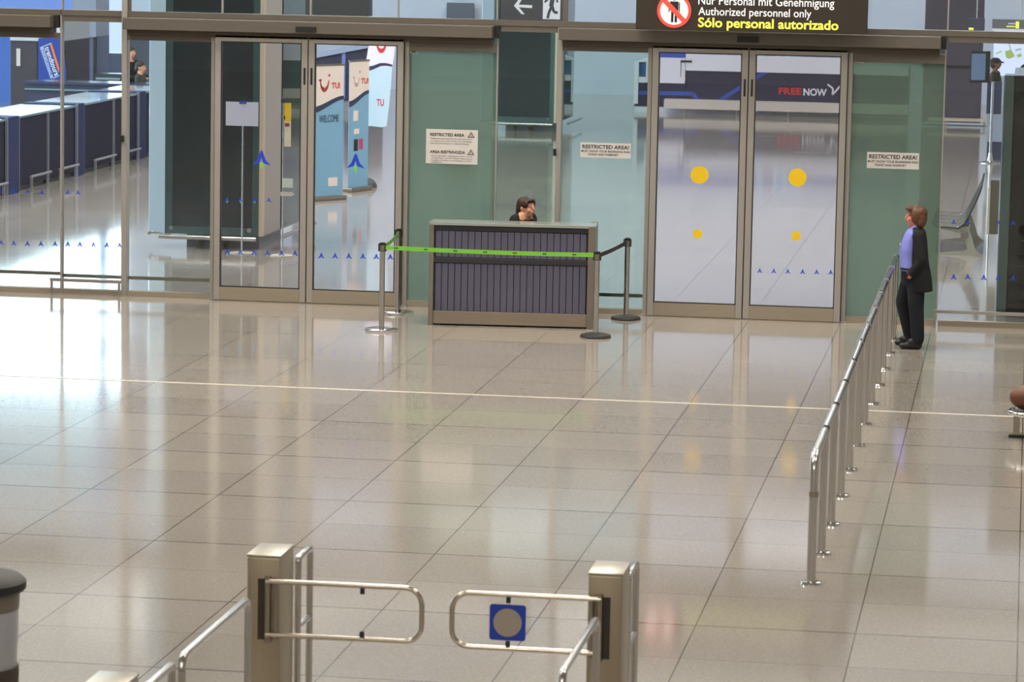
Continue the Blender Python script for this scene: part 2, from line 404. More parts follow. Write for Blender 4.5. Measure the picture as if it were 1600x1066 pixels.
# jambs and door leaves
BLUE = mat('blue_sticker', sr(28, 62, 190), 0.5)
GRN = mat('green_sticker', sr(110, 200, 70), 0.5)
YEL = mat('yellow_sticker', sr(236, 196, 14), 0.5)
DN = [0]
def door(x0, x1, label, handle, sl=0.075, ztop=3.185):
    DN[0] += 1
    t = plain('door_%d' % DN[0], label, 'door')
    y0, y1 = D - 0.10, D - 0.045
    f = MB(); f.box(x0, x0 + sl, y0, y1, 0.012, ztop, bev=0.004); f.obj('stile', STILE, t)
    f = MB(); f.box(x1 - sl, x1, y0, y1, 0.012, ztop, bev=0.004); f.obj('stile', STILE, t)
    f = MB(); f.box(x0 + sl, x1 - sl, y0, y1, ztop - 0.075, ztop, bev=0.004); f.obj('top_rail', STILE, t)
    f = MB(); f.box(x0 + sl, x1 - sl, y0, y1, 0.012, 0.17, bev=0.004); f.obj('bottom_rail', BRONZE_LIT, t)
    f = MB(); f.box(x0 + sl, x1 - sl, D - 0.077, D - 0.068, 0.17, ztop - 0.075); f.obj('glass', DOORGLASS, t)
    a, b = x0 + sl, x1 - sl; z0, z1 = 0.17, ztop - 0.075; g = 0.010
    f = MB(); f.box(a, a + g, y0 - 0.001, y1, z0, z1); f.box(b - g, b, y0 - 0.001, y1, z0, z1); f.box(a, b, y0 - 0.001, y1, z0, z0 + g); f.box(a, b, y0 - 0.001, y1, z1 - g, z1)
    f.obj('gasket', BLACK, t)
    hx0 = (x1 - sl * 0.62) if handle == 'r' else (x0 + sl * 0.34)
    zc = 2.72
    f = MB(); f.box(hx0, hx0 + 0.024, y0 - 0.006, y0 + 0.002, zc - 0.10, zc + 0.10, bev=0.003); f.obj('handle_recess', BLACK, t)
    xs_ = x1 if handle == 'r' else x0 - 0.005
    f = MB(); f.box(xs_, xs_ + 0.005, y0 + 0.006, y1 + 0.03, 0.012, ztop); f.obj('edge_seal', BLACK, t)
    xs_ = (x0 - 0.008) if handle == 'r' else x1
    f = MB(); f.box(xs_, xs_ + 0.008, y0 + 0.02, y1 + 0.004, 0.012, ztop); f.obj('jamb_seal', BLACK, t)
    return t
XM1, XM2 = fx(482.5), fx(1167)
XJ3, XJ4 = fx(1013.5), fx(1324)
d1 = door(XJ1 + 0.030, XM1 - 0.006, 'left leaf of the left pair of sliding glass doors', 'r')
d2 = door(XM1 + 0.006, XJ2 - 0.026, 'right leaf of the left pair of sliding glass doors', 'l')
d3 = door(XJ3 + 0.030, XM2 - 0.006, 'left leaf of the right pair, with yellow dots', 'r')
d4 = door(XM2 + 0.006, XJ4 - 0.026, 'right leaf of the right pair, yellow dots and blue marks', 'l')
for k, (x, lab) in enumerate(((XJ1, 'left jamb of the left pair of doors'), (XJ2, 'right jamb of the left pair of doors'), (XJ3, 'left jamb of the right pair of doors'), (XJ4, 'right jamb of the right pair of doors'))):
    f = MB(); f.box(x - 0.03, x + 0.032, D - 0.04, D + 0.12, 0, 3.158, bev=0.004); f.box(x - 0.045, x + 0.05, D - 0.08, D + 0.12, 0, 0.02)
    trim(lab, f, STILE)
f = MB(); f.box(XJ1, XJ2, D - 0.12, D + 0.10, 0.0, 0.010); trim('steel floor track under the left pair of doors', f, STEEL_D)
f = MB(); f.box(XJ3, XJ4, D - 0.12, D + 0.10, 0.0, 0.010); trim('steel floor track under the right pair of doors', f, STEEL_D)

# blue arrowhead marks on the glass
def arrow_shape(mb, x, z, s, y):
    # two swept halves like a small delta
    z -= 0.15 * s; mb.prism([(x - s, z), (x - .45 * s, z + .55 * s), (x - .1 * s, z + 1.5 * s), (x + .1 * s, z + 1.5 * s), (x + .45 * s, z + .55 * s), (x + s, z), (x + .16 * s, z + .22 * s), (x, z + .8 * s), (x - .16 * s, z + .22 * s)], 'y', y - 0.001, y)
def marks(parent, pts, s, y, green=False, col=None):
    f = MB()
    for px, py in pts:
        q = at(px, py, y); arrow_shape(f, q.x, q.z, s, y)
    f.obj('arrow_stickers', BLUE, parent)
    if green:
        f = MB()
        for px, py in pts:
            q = at(px, py, y); f.prism([(q.x - .2 * s, q.z + .15 * s), (q.x + .2 * s, q.z + .15 * s), (q.x + .08 * s, q.z - .55 * s), (q.x - .08 * s, q.z - .55 * s)], 'y', y - 0.0025, y - 0.0012)
        f.obj('green_stems', GRN, parent)
YG = D + 0.028; YD = D - 0.079
marks(pA, [(2, 382.5), (21.5, 383), (43, 383.5), (64, 384), (86, 384)], 0.04, YG)
marks(pA, [(0, 301), (21, 302), (43, 302), (65, 303)], 0.036, YG)
marks(pB, [(106, 384.5), (125, 385), (146, 385.5), (167, 386), (187, 386.5)], 0.04, YG)
marks(pB, [(106, 303), (122, 303.5)], 0.036, YG)
marks(d1, [(355, 397), (375.5, 397.5), (397, 398), (418, 398.5), (440, 399), (461, 399)], 0.042, YD, True)
marks(d1, [(355, 315), (376, 315), (398, 315.5), (420, 315.5)], 0.036, YD, True)
marks(d1, [(408.5, 256)], 0.115, YD, True)
marks(d2, [(555.5, 261)], 0.115, YD, True)
marks(d2, [(502, 403), (523.5, 403.3), (545, 403.7), (567, 404), (588, 404.5), (610, 405)], 0.044, YD)
marks(d4, [(1187, 426), (1209, 426.5), (1231, 427), (1254, 427.5), (1276, 428), (1298, 428.5)], 0.036, YD)
marks(pH, [(1490, 436), (1512, 436), (1537, 437), (1560, 437), (1583, 438)], 0.042, YG)
marks(pH, [(1490, 350), (1513, 350), (1560, 351), (1583, 351)], 0.036, YG)
for par, pts in ((d3, [(1093, 273.5, 0.105), (1090, 365.5, 0.055)]), (d4, [(1246, 277.5, 0.105), (1244, 369, 0.055)])):
    for px, py, r in pts:
        q = at(px, py, YD)
        f = MB(); f.prism([(q.x + r * cos(a * pi / 20), q.z + r * sin(a * pi / 20)) for a in range(40)], 'y', YD - 0.0015, YD); f.obj('yellow_dot', YEL, par)

# little number plates at the top of the green panels
for px, py, par in ((646, 79, pD), (1343, 94, pG)):
    q = at(px, py, D + 0.02); f = MB(); f.box(q.x - 0.05, q.x + 0.05, D + 0.018, D + 0.03, q.z - 0.035, q.z + 0.035); o = f.obj('small_plate', WHITE, par)
    f = MB(); f.box(q.x - 0.022, q.x + 0.028, D + 0.016, D + 0.018, q.z - 0.022, q.z - 0.005); f.obj('plate_print', GREYINK, o)

# low guard hoops in front of the panes
f = None
def hoop(p0, p1, z, label):
    t = thing('guard_hoop', label, 'guard rail', (p0[0], p0[1], 0))
    dx, dy = p1[0] - p0[0], p1[1] - p0[1]
    f = MB(); f.box(-0.02, dx + 0.02, -0.02, 0.02, z - 0.02, z + 0.02, bev=0.004); f.obj('rail', STEEL, t)
    for k in (0, dx):
        f = MB(); f.box(k - 0.014, k + 0.014, -0.014, 0.014, 0, z - 0.02); f.obj('leg', STEEL, t)
hoop((fx(87, 455), D - 0.17), (fx(192, 458), D - 0.17), 0.19, 'low steel guard hoop standing before the narrow left pane')
hoop((fx(1461, 500), D - 0.17), (1.2, D - 0.17), 0.19, 'low steel guard hoop before the right edge pane')

# paper notices on the glass
def notice(label, x0, x1, z0, z1, y):
    t = thing('paper_notice', label, 'notice', ((x0 + x1) / 2, y, z0))
    f = MB(); f.box(-(x1 - x0) / 2, (x1 - x0) / 2, -0.0015, 0.0015, 0, z1 - z0); f.obj('sheet', WHITE, t)
    return t, (x1 - x0), (z1 - z0)
YN = D + 0.026
def warn(parent, cx, cz, s):
    f = MB(); f.prism([(cx - s, cz - 0.6 * s), (cx + s, cz - 0.6 * s), (cx, cz + s)], 'y', -0.0035, -0.0018); o = f.obj('warning_triangle', INK, parent)
    f = MB(); f.prism([(cx - 0.6 * s, cz - 0.4 * s), (cx + 0.6 * s, cz - 0.4 * s), (cx, cz + 0.6 * s)], 'y', -0.0045, -0.0030); o2 = f.obj('triangle_field', WHITE, o)
    f = MB(); f.box(cx - 0.09 * s, cx + 0.09 * s, -0.0055, -0.0040, cz - 0.3 * s, cz + 0.3 * s); f.obj('warning_mark', INK, o)
a = at(666, 200, YN); b = at(746, 257.5, YN)
t, W_, H_ = notice('large white notice headed RESTRICTED AREA and AREA RESTRINGIDA on left green panel', a.x, b.x, b.z + 0.0, a.z - 0.01, YN)
def T(body, u0, u1, v0, v1, m=INK, bold=0.0):
    return text(None, 'lettering', body, -W_ / 2 + u0 * W_, -W_ / 2 + u1 * W_, H_ * v0, H_ * v1, -0.0018, m, t, bold)
T('RESTRICTED AREA', .08, .74, .80, .89, bold=0.025); warn(t, W_ * .37, H_ * .845, .042)
T('Restricted area beyond the security point', .09, .88, .70, .755, GREYINK); T('to return you must show your boarding', .09, .88, .63, .685, GREYINK); T('pass and your passport or national ID paper', .09, .84, .56, .615, GREYINK)
T('AREA RESTRINGIDA', .08, .76, .30, .385, bold=0.025); warn(t, W_ * .37, H_ * .34, .042)
T('Area restringida, sobrepasado este control', .10, .90, .20, .25, GREYINK); T('de seguridad no podra volver a entrar en la', .10, .90, .135, .185, GREYINK)
T('recogida sin tarjeta de embarque y su DNI', .10, .88, .07, .12, GREYINK); T('o pasaporte.', .10, .32, .015, .055, GREYINK)
for (x0, y0, x1, y1, lab) in ((907, 221, 985.5, 248, 'small white RESTRICTED AREA notice left of the right doors'), (1355, 236, 1435.5, 265, 'small white RESTRICTED AREA notice on the green panel above the standing woman')):
    a = at(x0, y0, YN); b = at(x1, y1, YN)
    t, W_, H_ = notice(lab, a.x, b.x, b.z, a.z - 0.01, YN)
    T('RESTRICTED AREA!', .04, .96, .60, .86, bold=0.02); T('MUST SHOW YOUR BOARDING PASS', .02, .98, .36, .50, bold=0.015); T('TICKET AND PASSPORT', .15, .76, .14, .28, bold=0.015)

# exit sign behind the upper glazing
YS = D + 0.35
a = at(783, 31, YS); b = at(884, -45, YS)
t = thing('exit_sign', 'dark sign with white left arrow and running figure behind upper glass', 'sign', (0, YS, a.z))
DKS = mat('dark_sign_face', sr(72, 74, 78), 0.4, emit=sr(72, 76, 82), es=0.35)
SW = mat('lit_white', sr(225, 225, 235), 0.5, emit=sr(225, 228, 240), es=0.5)
f = MB(); f.box(a.x, b.x, 0, 0.12, 0.0, b.z - a.z, bev=0.006); f.obj('housing', DKS, t)
q = at(848, 31, YS); q2 = at(875, 31, YS)
f = MB(); f.box(q.x, q2.x, -0.004, 0, 0.02, b.z - a.z - 0.03); f.obj('white_field', SW, t)
c = at(803, 9, YS - 0.005); cx, cz = c.x, c.z - a.z; k = 0.0075
f = MB(); f.prism([(cx, cz), (cx + 10 * k, cz + 14 * k), (cx + 15 * k, cz + 14 * k), (cx + 7.5 * k, cz + 2.0 * k), (cx + 29 * k, cz + 1.5 * k), (cx + 29 * k, cz - 3 * k), (cx + 8 * k, cz - 2.2 * k), (cx + 17.5 * k, cz - 13 * k), (cx + 12.5 * k, cz - 13 * k)], 'y', -0.004, 0)
f.obj('arrow', SW, t)
mxx = (q.x + q2.x) / 2; f = MB()
def limb(mb, p, r=0.013):
    for (x0, z0), (x1, z1) in zip(p, p[1:]):
        dx, dz = x1 - x0, z1 - z0; L = math.hypot(dx, dz); nx, nz = -dz / L * r, dx / L * r
        mb.prism([(x0 + nx, z0 + nz), (x1 + nx, z1 + nz), (x1 - nx, z1 - nz), (x0 - nx, z0 - nz)], 'y', -0.008, -0.004)
zz = 0.0
limb(f, [(mxx - .005, .17), (mxx + .01, .27), (mxx + .02, .34)], .026)
limb(f, [(mxx - .0, .17), (mxx - .03, .10), (mxx - .045, .03)], .016); limb(f, [(mxx + .01, .17), (mxx + .03, .105), (mxx + .075, .10)], .016)
limb(f, [(mxx + .01, .32), (mxx + .06, .27), (mxx + .07, .22)], .012); limb(f, [(mxx + .01, .32), (mxx - .05, .25), (mxx - .085, .22)], .012)
f.ell((mxx + .035, -0.006, .40), (.028, .002, .028)); f.obj('running_figure', DKS, t)

# big hanging sign
YB = D - 0.55
a = at(993, 45.5, YB); b = at(1354.5, 55, YB)
zb = (a.z + b.z) / 2
t = thing('hanging_sign', 'large dark sign with red prohibition circle, white and yellow lettering', 'sign', (0, YB, zb))
SB = mat('black_sign_face', sr(50, 42, 34), 0.35)
f = MB(); f.box(a.x, b.x, 0, 0.16, 0, 0.72, bev=0.008); f.obj('housing', SB, t)
for xx in (a.x + 0.4, b.x - 0.4):
    f = MB(); f.tube([(xx, 0.08, 0.72), (xx, 0.08, 3.0)], 0.012, 8); f.obj('suspension_rod', STEEL, t)
LW = mat('sign_white_letters', sr(245, 245, 245), 0.5, emit=sr(245, 245, 245), es=0.45)
LY = mat('sign_yellow_letters', sr(244, 240, 90), 0.5, emit=sr(240, 236, 80), es=0.5)
RED = mat('sign_red', sr(232, 70, 56), 0.5, emit=sr(232, 80, 66), es=0.45)
def pz(px, py): 
    q = at(px, py, YB); return q.x, q.z - zb
def ST(body, px0, px1, ytop, ybot, m, bold=0):
    x0, z0 = pz(px0, ybot); x1, z1 = pz(px1, ytop)
    zt = pz(px0, ytop)[1]
    return text(None, 'lettering', body, x0, x1, z0, zt, -0.001, m, t, bold)
ST('S\u00f3lo personal autorizado', 1090.5, 1310.5, 27, 46.8, LY, 0.022)
ST('Authorized personnel only', 1091, 1268, 11, 27.5, LW, 0.004)
ST('Nur Personal mit Genehmigung', 1091, 1304, -6.5, 11, LW, 0.004)
cx, cz = pz(1053.5, 16.5); R = 0.193
f = MB(); f.prism([(cx + R * cos(i * pi / 32), cz + R * sin(i * pi / 32)) for i in range(64)], 'y', -0.004, -0.001); f.obj('white_disc', LW, t)
f = MB(); limb(f, [(cx, cz - .13), (cx, cz + .02)], .0)if False else None
f.box(cx - .035, cx - .006, -0.007, -0.004, cz - .135, cz + .02); f.box(cx + .006, cx + .035, -0.007, -0.004, cz - .135, cz + .02)
f.box(cx - .05, cx + .05, -0.007, -0.004, cz + .0, cz + .105); f.box(cx - .066, cx - .054, -0.007, -0.004, cz - .02, cz + .095); f.box(cx + .054, cx + .066, -0.007, -0.004, cz - .02, cz + .095)
f.ell((cx, -0.0055, cz + .14), (.026, .002, .026)); f.obj('standing_figure', INK, t)
f = MB(); n = 64
ri, ro = R * .84, R * 1.02
A = [f.bm.verts.new((cx + ro * cos(2 * pi * i / n), -0.009, cz + ro * sin(2 * pi * i / n))) for i in range(n)]
B = [f.bm.verts.new((cx + ri * cos(2 * pi * i / n), -0.009, cz + ri * sin(2 * pi * i / n))) for i in range(n)]
for i in range(n): f.bm.faces.new((A[i], A[(i + 1) % n], B[(i + 1) % n], B[i]))
s_ = R * .66; hw = .02
f.prism([(cx - s_ - hw, cz + s_ - hw), (cx - s_ + hw, cz + s_ + hw), (cx + s_ + hw, cz - s_ + hw), (cx + s_ - hw, cz - s_ - hw)], 'y', -0.011, -0.008)
f.obj('prohibition_ring', RED, t)

# ------------------------------------------------------------------ counter
cL = Vector((-6.68, 37.41)); cRr = Vector((-4.79, 37.57)); rzc = math.atan2(cRr.y - cL.y, cRr.x - cL.x); LWd = (cRr - cL).length
t = thing('reception_counter', 'grey slatted reception counter with steel ends behind the green belt', 'counter', (cL.x, cL.y, 0), rzc)
SLAT = mat('grey_violet_slats', sr(86, 84, 104), 0.5, noise=0.06, nscale=2)
GROOVE = mat('dark_groove', sr(34, 34, 38), 0.6)
ENDM = mat('counter_end_steel', sr(140, 134, 126), 0.34, 0.8, noise=0.08, nscale=5)
KICK = mat('counter_kick_steel', sr(150, 138, 124), 0.4, 0.75, noise=0.06, nscale=5, stretch=(1, 1, 20))
f = MB(); f.box(0, 0.055, 0, 0.66, 0, 1.17, bev=0.005); f.obj('end_panel', ENDM, t)
f = MB(); f.box(LWd - 0.085, LWd, 0, 0.66, 0, 1.17, bev=0.005); f.obj('end_panel', ENDM, t)
x0, x1 = 0.055, LWd - 0.085
f = MB(); f.box(x0, x1, 0.05, 0.09, 0.0, 1.15); f.obj('back_board', GROOVE, t)
f = MB(); f.box(x0, x1, 0.02, 0.05, 1.092, 1.15); f.obj('top_fascia', GROOVE, t)
n = 23; pw = (x1 - x0 - 0.03) / n
f = MB()
for i in range(n):
    a = x0 + 0.015 + i * pw; f.box(a + 0.004, a + pw - 0.004, 0.03, 0.05, 0.165, 0.715, bev=0.002); f.box(a + 0.004, a + pw - 0.004, 0.03, 0.05, 0.785, 1.085, bev=0.002)
f.obj('slats', SLAT, t)
f = MB(); f.box(x0, x1, 0.015, 0.05, 0.72, 0.78, bev=0.004); f.obj('channel', mat('dark_channel', sr(58, 57, 62), 0.35, 0.4), t)
f = MB(); f.box(x0, x1, 0.012, 0.05, 0.02, 0.165, bev=0.003); f.obj('kick_plate', KICK, t)
f = MB(); f.box(0.0, LWd, 0.0, 0.36, 1.15, 1.185, bev=0.004); f.obj('counter_top', mat('pale_counter_top', sr(152, 158, 152), 0.12, 0.1), t)
f = MB(); f.box(x0, x1, 0.3, 0.66, 0.74, 0.765); f.obj('desk_top', SLAT, t)

# ------------------------------------------------------------------ stanchions with belts
GB = mat('green_belt', sr(120, 196, 60), 0.6); GBD = mat('belt_print', sr(40, 70, 30), 0.6); BB = mat('black_belt', sr(34, 34, 34), 0.7)
def stanchion(x, y, label, chrome, hgt=1.0):
    t = thing('barrier_post', label, 'barrier post', (x, y, 0), 0, 'belt barrier posts around the counter')
    f = MB()
    if chrome: f.lathe([(0.185, 0.0), (0.19, 0.006), (0.19, 0.022), (0.17, 0.030), (0.05, 0.034)], seg=40); f.obj('base', CHROME, t, True)
    else: f.lathe([(0.168, 0.0), (0.175, 0.012), (0.165, 0.03), (0.10, 0.046), (0.05, 0.052)], seg=40); f.obj('base', RUBBER, t, True)
    f = MB(); f.lathe([(0.031, 0.03), (0.031, hgt - 0.10)], seg=24); f.obj('pole', STEEL, t, True)
    f = MB(); f.lathe([(0.033, hgt - 0.10), (0.033, hgt - 0.004), (0.026, hgt), (0.0262, hgt + 0.001)], seg=24); f.box(-0.046, 0.046, -0.014, 0.014, hgt - 0.10, hgt - 0.012); f.obj('belt_head', BLACK, t, True)
    f = MB(); f.lathe([(0.0335, hgt - 0.095), (0.0335, hgt - 0.03)], seg=16); f.obj('head_sleeve', STEEL_D, t, True)
    return t
def belt(parent, p0, p1, m, zc, w=0.048, sag=0.012, marks_=0):
    p0 = Vector(p0); p1 = Vector(p1); o = parent.location; d = (p1 - p0); L = d.length; d.normalize(); nrm = Vector((-d.y, d.x))
    f = MB(); N_ = 24; fr = []; bk = []
    for i in range(N_ + 1):
        u = i / N_; p = p0 + d * (L * u) - Vector((o.x, o.y)); z = zc[0] * (1 - u) + zc[1] * u - sag * 4 * u * (1 - u)
        tw = 0.0
        for lst, s_ in ((fr, 1), (bk, -1)):
            q = p + nrm * (0.0008 * s_)
            lst.append((f.bm.verts.new((q.x, q.y, z - w / 2)), f.bm.verts.new((q.x, q.y, z + w / 2))))
    for i in range(N_):
        for lst in (fr, bk): f.bm.faces.new((lst[i][0], lst[i + 1][0], lst[i + 1][1], lst[i][1]))
        for k in (0, 1): f.bm.faces.new((fr[i][k], fr[i + 1][k], bk[i + 1][k], bk[i][k]))
    for e in (0, -1): f.bm.faces.new((fr[e][0], fr[e][1], bk[e][1], bk[e][0]))
    b = f.obj('belt', m, parent)
    if marks_:
        for i in range(marks_):
            f = MB(); g = MB()
            u = (i + 0.35) / marks_; p = p0 + d * (L * u) - Vector((o.x, o.y)) - nrm * 0.002; z = zc[0] * (1 - u) + zc[1] * u - sag * 4 * u * (1 - u)
            f.box(p.x - 0.024, p.x + 0.024, p.y - 0.0007, p.y + 0.0007, z - 0.006, z + 0.006)
            g.prism([(p.x - 0.055, z), (p.x - 0.028, z + 0.013), (p.x - 0.028, z - 0.013)], 'y', p.y - 0.0007, p.y + 0.0007)
            f.obj('belt_print', GBD, b); g.obj('belt_arrow', mat('belt_pale', sr(190, 226, 150), 0.6), b)
sFL = stanchion(-7.09, 36.74, 'front left chrome belt post holding both green belts', True)
sBL = stanchion(-7.215, 38.38, 'rear left chrome belt post beside the door jamb', True)
sFR = stanchion(-4.68, 36.89, 'front right steel belt post on black rubber base where green belt ends', False, 0.965)
sBR = stanchion(-4.55, 38.64, 'rear right steel belt post on black rubber base with black belt', False, 0.955)
belt(sFL, (-7.05, 36.725), (-4.72, 36.875), GB, (0.945, 0.925), marks_=7)
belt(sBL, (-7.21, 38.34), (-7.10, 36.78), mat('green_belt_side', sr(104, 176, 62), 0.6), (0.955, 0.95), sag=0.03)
belt(sFR, (-4.67, 36.93), (-4.555, 38.60), BB, (0.915, 0.905), sag=0.01)

# ------------------------------------------------------------------ long guard railing with posts
t = thing('guard_railing', 'long waist-high chrome guard railing of twelve posts on the right', 'railing', (-1.40, 23.56, 0))
ys = [0, 1.16, 2.38, 3.70, 5.02, 6.36, 7.66, 9.0, 10.35, 11.6, 12.9, 14.15]
RZ = 0.93; rr = 0.033
def arc_hoop(y0, y1, z, r=0.12, first=True):
    pts = []
    if first:
        pts += [(0, y0, z - 0.28), (0, y0, z - r)] + [(0, y0 + r - r * cos(a), z - r + r * sin(a)) for a in (pi / 8, pi / 4, 3 * pi / 8, pi / 2)]
    else: pts += [(0, y0, z)]
    pts += [(0, y1, z)]
    return pts
xoff = [-0.045, 0, 0.012, 0.014, 0.012, 0.006, 0.008, 0.006, 0.008, 0.012, 0.01, 0.0]
f = MB(); f.tube(arc_hoop(0, ys[-1] + 0.05, RZ), rr, 16); f.obj('top_rail', STEEL, t, True)
for i, y in enumerate(ys):
    f = MB(); f.tube([(0, y, 0.01), (0, y, RZ - (0.28 if i == 0 else 0.01))], rr, 16); p_ = f.obj('post', STEEL, t, True)
    f = MB(); f.lathe([(0.072, 0.0), (0.075, 0.006), (0.070, 0.018), (0.04, 0.022)], c=(0, y, 0), seg=28); f.obj('flange', CHROME, p_, True)
    if i:
        f = MB(); f.tube([(0, y - 0.05, RZ), (0, y + 0.05, RZ)], rr + 0.006, 16); f.obj('collar', CHROME, p_, True)
f = MB(); f.tube([(0, 0, RZ - 0.30), (0, 0, RZ - 0.26)], rr + 0.003, 16); f.obj('joint_ring', STEEL_D, t, True)

# ------------------------------------------------------------------ swing gate in the foreground
def rrect(x0, x1, z0, z1, y, r, side):
    # hoop open at the hinge side; side='l' -> hinge at x0
    pts = []
    a, b = (x0, x1) if side == 'l' else (x1, x0); sg = 1 if side == 'l' else -1
    pts.append((a, y, z1)); n_ = 7
    for k in range(n_ + 1):
        an = k / n_ * pi / 2; pts.append((b - sg * r + sg * r * sin(an), y, z1 - r + r * cos(an)))
    for k in range(n_ + 1):
        an = k / n_ * pi / 2; pts.append((b - sg * r + sg * r * cos(an), y, z0 + r - r * sin(an)))
    pts.append((a, y, z0))
    return pts
PM = mat('gate_post_steel', sr(162, 150, 130), 0.36, 0.6, noise=0.1, nscale=4, stretch=(14, 14, 1))
PT = mat('gate_top_steel', sr(176, 172, 160), 0.35, 0.9)
def gate(x, y, label, side, arm_len, sign=False, ay=-0.02, dz=0.0, group='swing gate posts in the foreground'):
    t = thing('swing_gate', label, 'gate', (x, y, 0), 0, group)
    f = MB(); f.box(-0.10, 0.10, -0.0, 0.36, 0.0, 0.985, bev=0.012); p_ = f.obj('post', PM, t, True)
    f = MB(); f.box(-0.102, 0.102, -0.002, 0.362, 0.985, 1.0, bev=0.004); f.obj('cap', PT, p_, True)
    f = MB(); f.box(-0.13, 0.13, -0.03, 0.375, 0.0, 0.012); f.obj('foot_plate', STEEL, p_)
    s = 1 if side == 'l' else -1
    f = MB(); f.box(s * 0.0 - 0.032, s * 0.0 + 0.032, -0.004, 0.002, 0.50, 0.86); f.obj('slot', mat('slot_painted_shadow', sr(52, 44, 36), 0.6), p_)  # raised dark strip whose colour stands for the shade inside the slot
    f = MB(); f.tube([(s * 0.03, -0.012, 0.49), (s * 0.03, -0.012, 0.88)], 0.02, 12); f.tube([(s * 0.075, -0.014, 0.51), (s * 0.075, -0.014, 0.87)], 0.014, 12); f.obj('hinge_spindle', STEEL_D, p_, True)
    a = rrect(0.02, 0.02 + arm_len, 0.535 + dz, 0.85 + dz, ay, 0.10, 'l') if side == 'l' else rrect(-0.02 - arm_len, -0.02, 0.535 + dz, 0.85 + dz, ay, 0.10, 'r')
    f = MB(); f.tube(a, 0.016, 12); arm = f.obj('swing_arm', BRASSY, t, True)
    mid = s * (0.02 + arm_len * 0.62)
    for z in (0.56, 0.825):
        f = MB(); f.box(mid - 0.012, mid + 0.012, -0.03, -0.01, z - 0.022, z + 0.022); f.obj('sign_lug', RUBBER, arm)
    if sign:
        f = MB(); cr = [(mid + sx * .087 + .018 * cos(a), .6925 + sz * .087 + .018 * sin(a)) for sx, sz, a0 in ((1, 1, 0), (-1, 1, pi / 2), (-1, -1, pi), (1, -1, 3 * pi / 2)) for a in [a0 + k_ * pi / 10 for k_ in range(6)]]; f.prism(cr, 'y', -0.04, -0.034)
        sg = f.obj('blue_sign', mat('blue_sign_face', sr(24, 66, 180), 0.4), arm)
        sg['label'] = 'blue square sign with grey disc'
        f = MB(); f.prism([(mid + 0.082 * cos(i * pi / 24), 0.692 + 0.082 * sin(i * pi / 24)) for i in range(48)], 'y', -0.043, -0.039); f.obj('disc', mat('sign_disc', sr(170, 160, 146), 0.5), sg)
    return t
gate(-4.28, 18.67, 'left steel gate post with plain swing arm in the foreground', 'l', 0.92)
gate(-2.275, 18.62, 'right steel gate post whose swing arm carries the blue sign', 'r', 0.86, True)
gate(-4.295, 15.24, 'gate post at the bottom left edge with arm toward the litter bin', 'r', 1.0, False, 0.2, 0.06)

def hooprail(x, ya, yb, label, lower=None, z=0.9, r=0.021):
    t = thing('side_rail', label, 'railing', (x, ya, 0), 0, 'rails beside the swing gates')
    L = yb - ya; q = 0.07 if L > 0.6 else 0.025
    arcA = [(0, q - q * cos(a), z - q + q * sin(a)) for a in (0, pi / 8, pi / 4, 3 * pi / 8, pi / 2)]
    arcB = [(0, L - q + q * sin(a), z - q + q * cos(a)) for a in (0, pi / 8, pi / 4, 3 * pi / 8, pi / 2)]
    f = MB(); f.tube(arcA + arcB, r, 12); f.obj('top_rail', STEEL, t, True)
    for y in (0, L):
        f = MB(); f.tube([(0, y, 0.0), (0, y, z - q)], r, 12); p_ = f.obj('leg', STEEL, t, True)
        f = MB(); f.lathe([(0.05, 0.0), (0.05, 0.01), (0.03, 0.014)], c=(0, y, 0), seg=20); f.obj('flange', STEEL, p_, True)
    if lower:
        f = MB(); f.tube([(0, 0, lower), (0, L, lower)], r * .85, 12); f.obj('lower_rail', STEEL, t, True)
hooprail(-4.175, 19.13, 19.46, 'short double rail just behind the left gate post', 0.48)
hooprail(-2.195, 19.08, 19.46, 'short double rail just behind the right gate post', 0.48)
hooprail(-4.19, 16.42, 17.90, 'steel rail running from the left gate post toward the camera')
hooprail(-4.19, 15.70, 16.22, 'short double rail just behind the bottom left gate post', 0.48)
hooprail(-2.225, 16.5, 17.86, 'steel rail running from the right gate post toward the camera')

# ------------------------------------------------------------------ litter bin, lower left
t = thing('litter_bin', 'tall litter bin with black domed lid at the lower left edge', 'litter bin', (-5.73, 17.78, 0))
f = MB(); f.lathe([(0.27, 0.90), (0.285, 0.915), (0.285, 0.955), (0.25, 0.985), (0.16, 1.0), (0.02, 1.005)], seg=40); f.obj('lid', RUBBER, t, True)
f = MB(); f.lathe([(0.245, 0.80), (0.25, 0.90)], seg=40); f.obj('collar', mat('bin_collar', sr(120, 112, 104), 0.5), t, True)
f = MB(); f.lathe([(0.20, 0.32), (0.225, 0.36), (0.238, 0.6), (0.242, 0.80)], seg=40); f.obj('bag', mat('pale_plastic_bag', sr(172, 176, 184), 0.35, noise=0.12, nscale=9, bump=0.3), t, True)
f = MB(); f.lathe([(0.18, 0.33), (0.2405, 0.335), (0.243, 0.42), (0.2425, 0.47)], seg=40); f.obj('waste', mat('dark_waste', sr(70, 62, 54), 0.7, noise=0.5, nscale=14), t, True)
f = MB(); f.lathe([(0.26, 0.0), (0.26, 0.03), (0.05, 0.05), (0.05, 0.34)], seg=32); f.obj('base', STEEL_D, t, True)

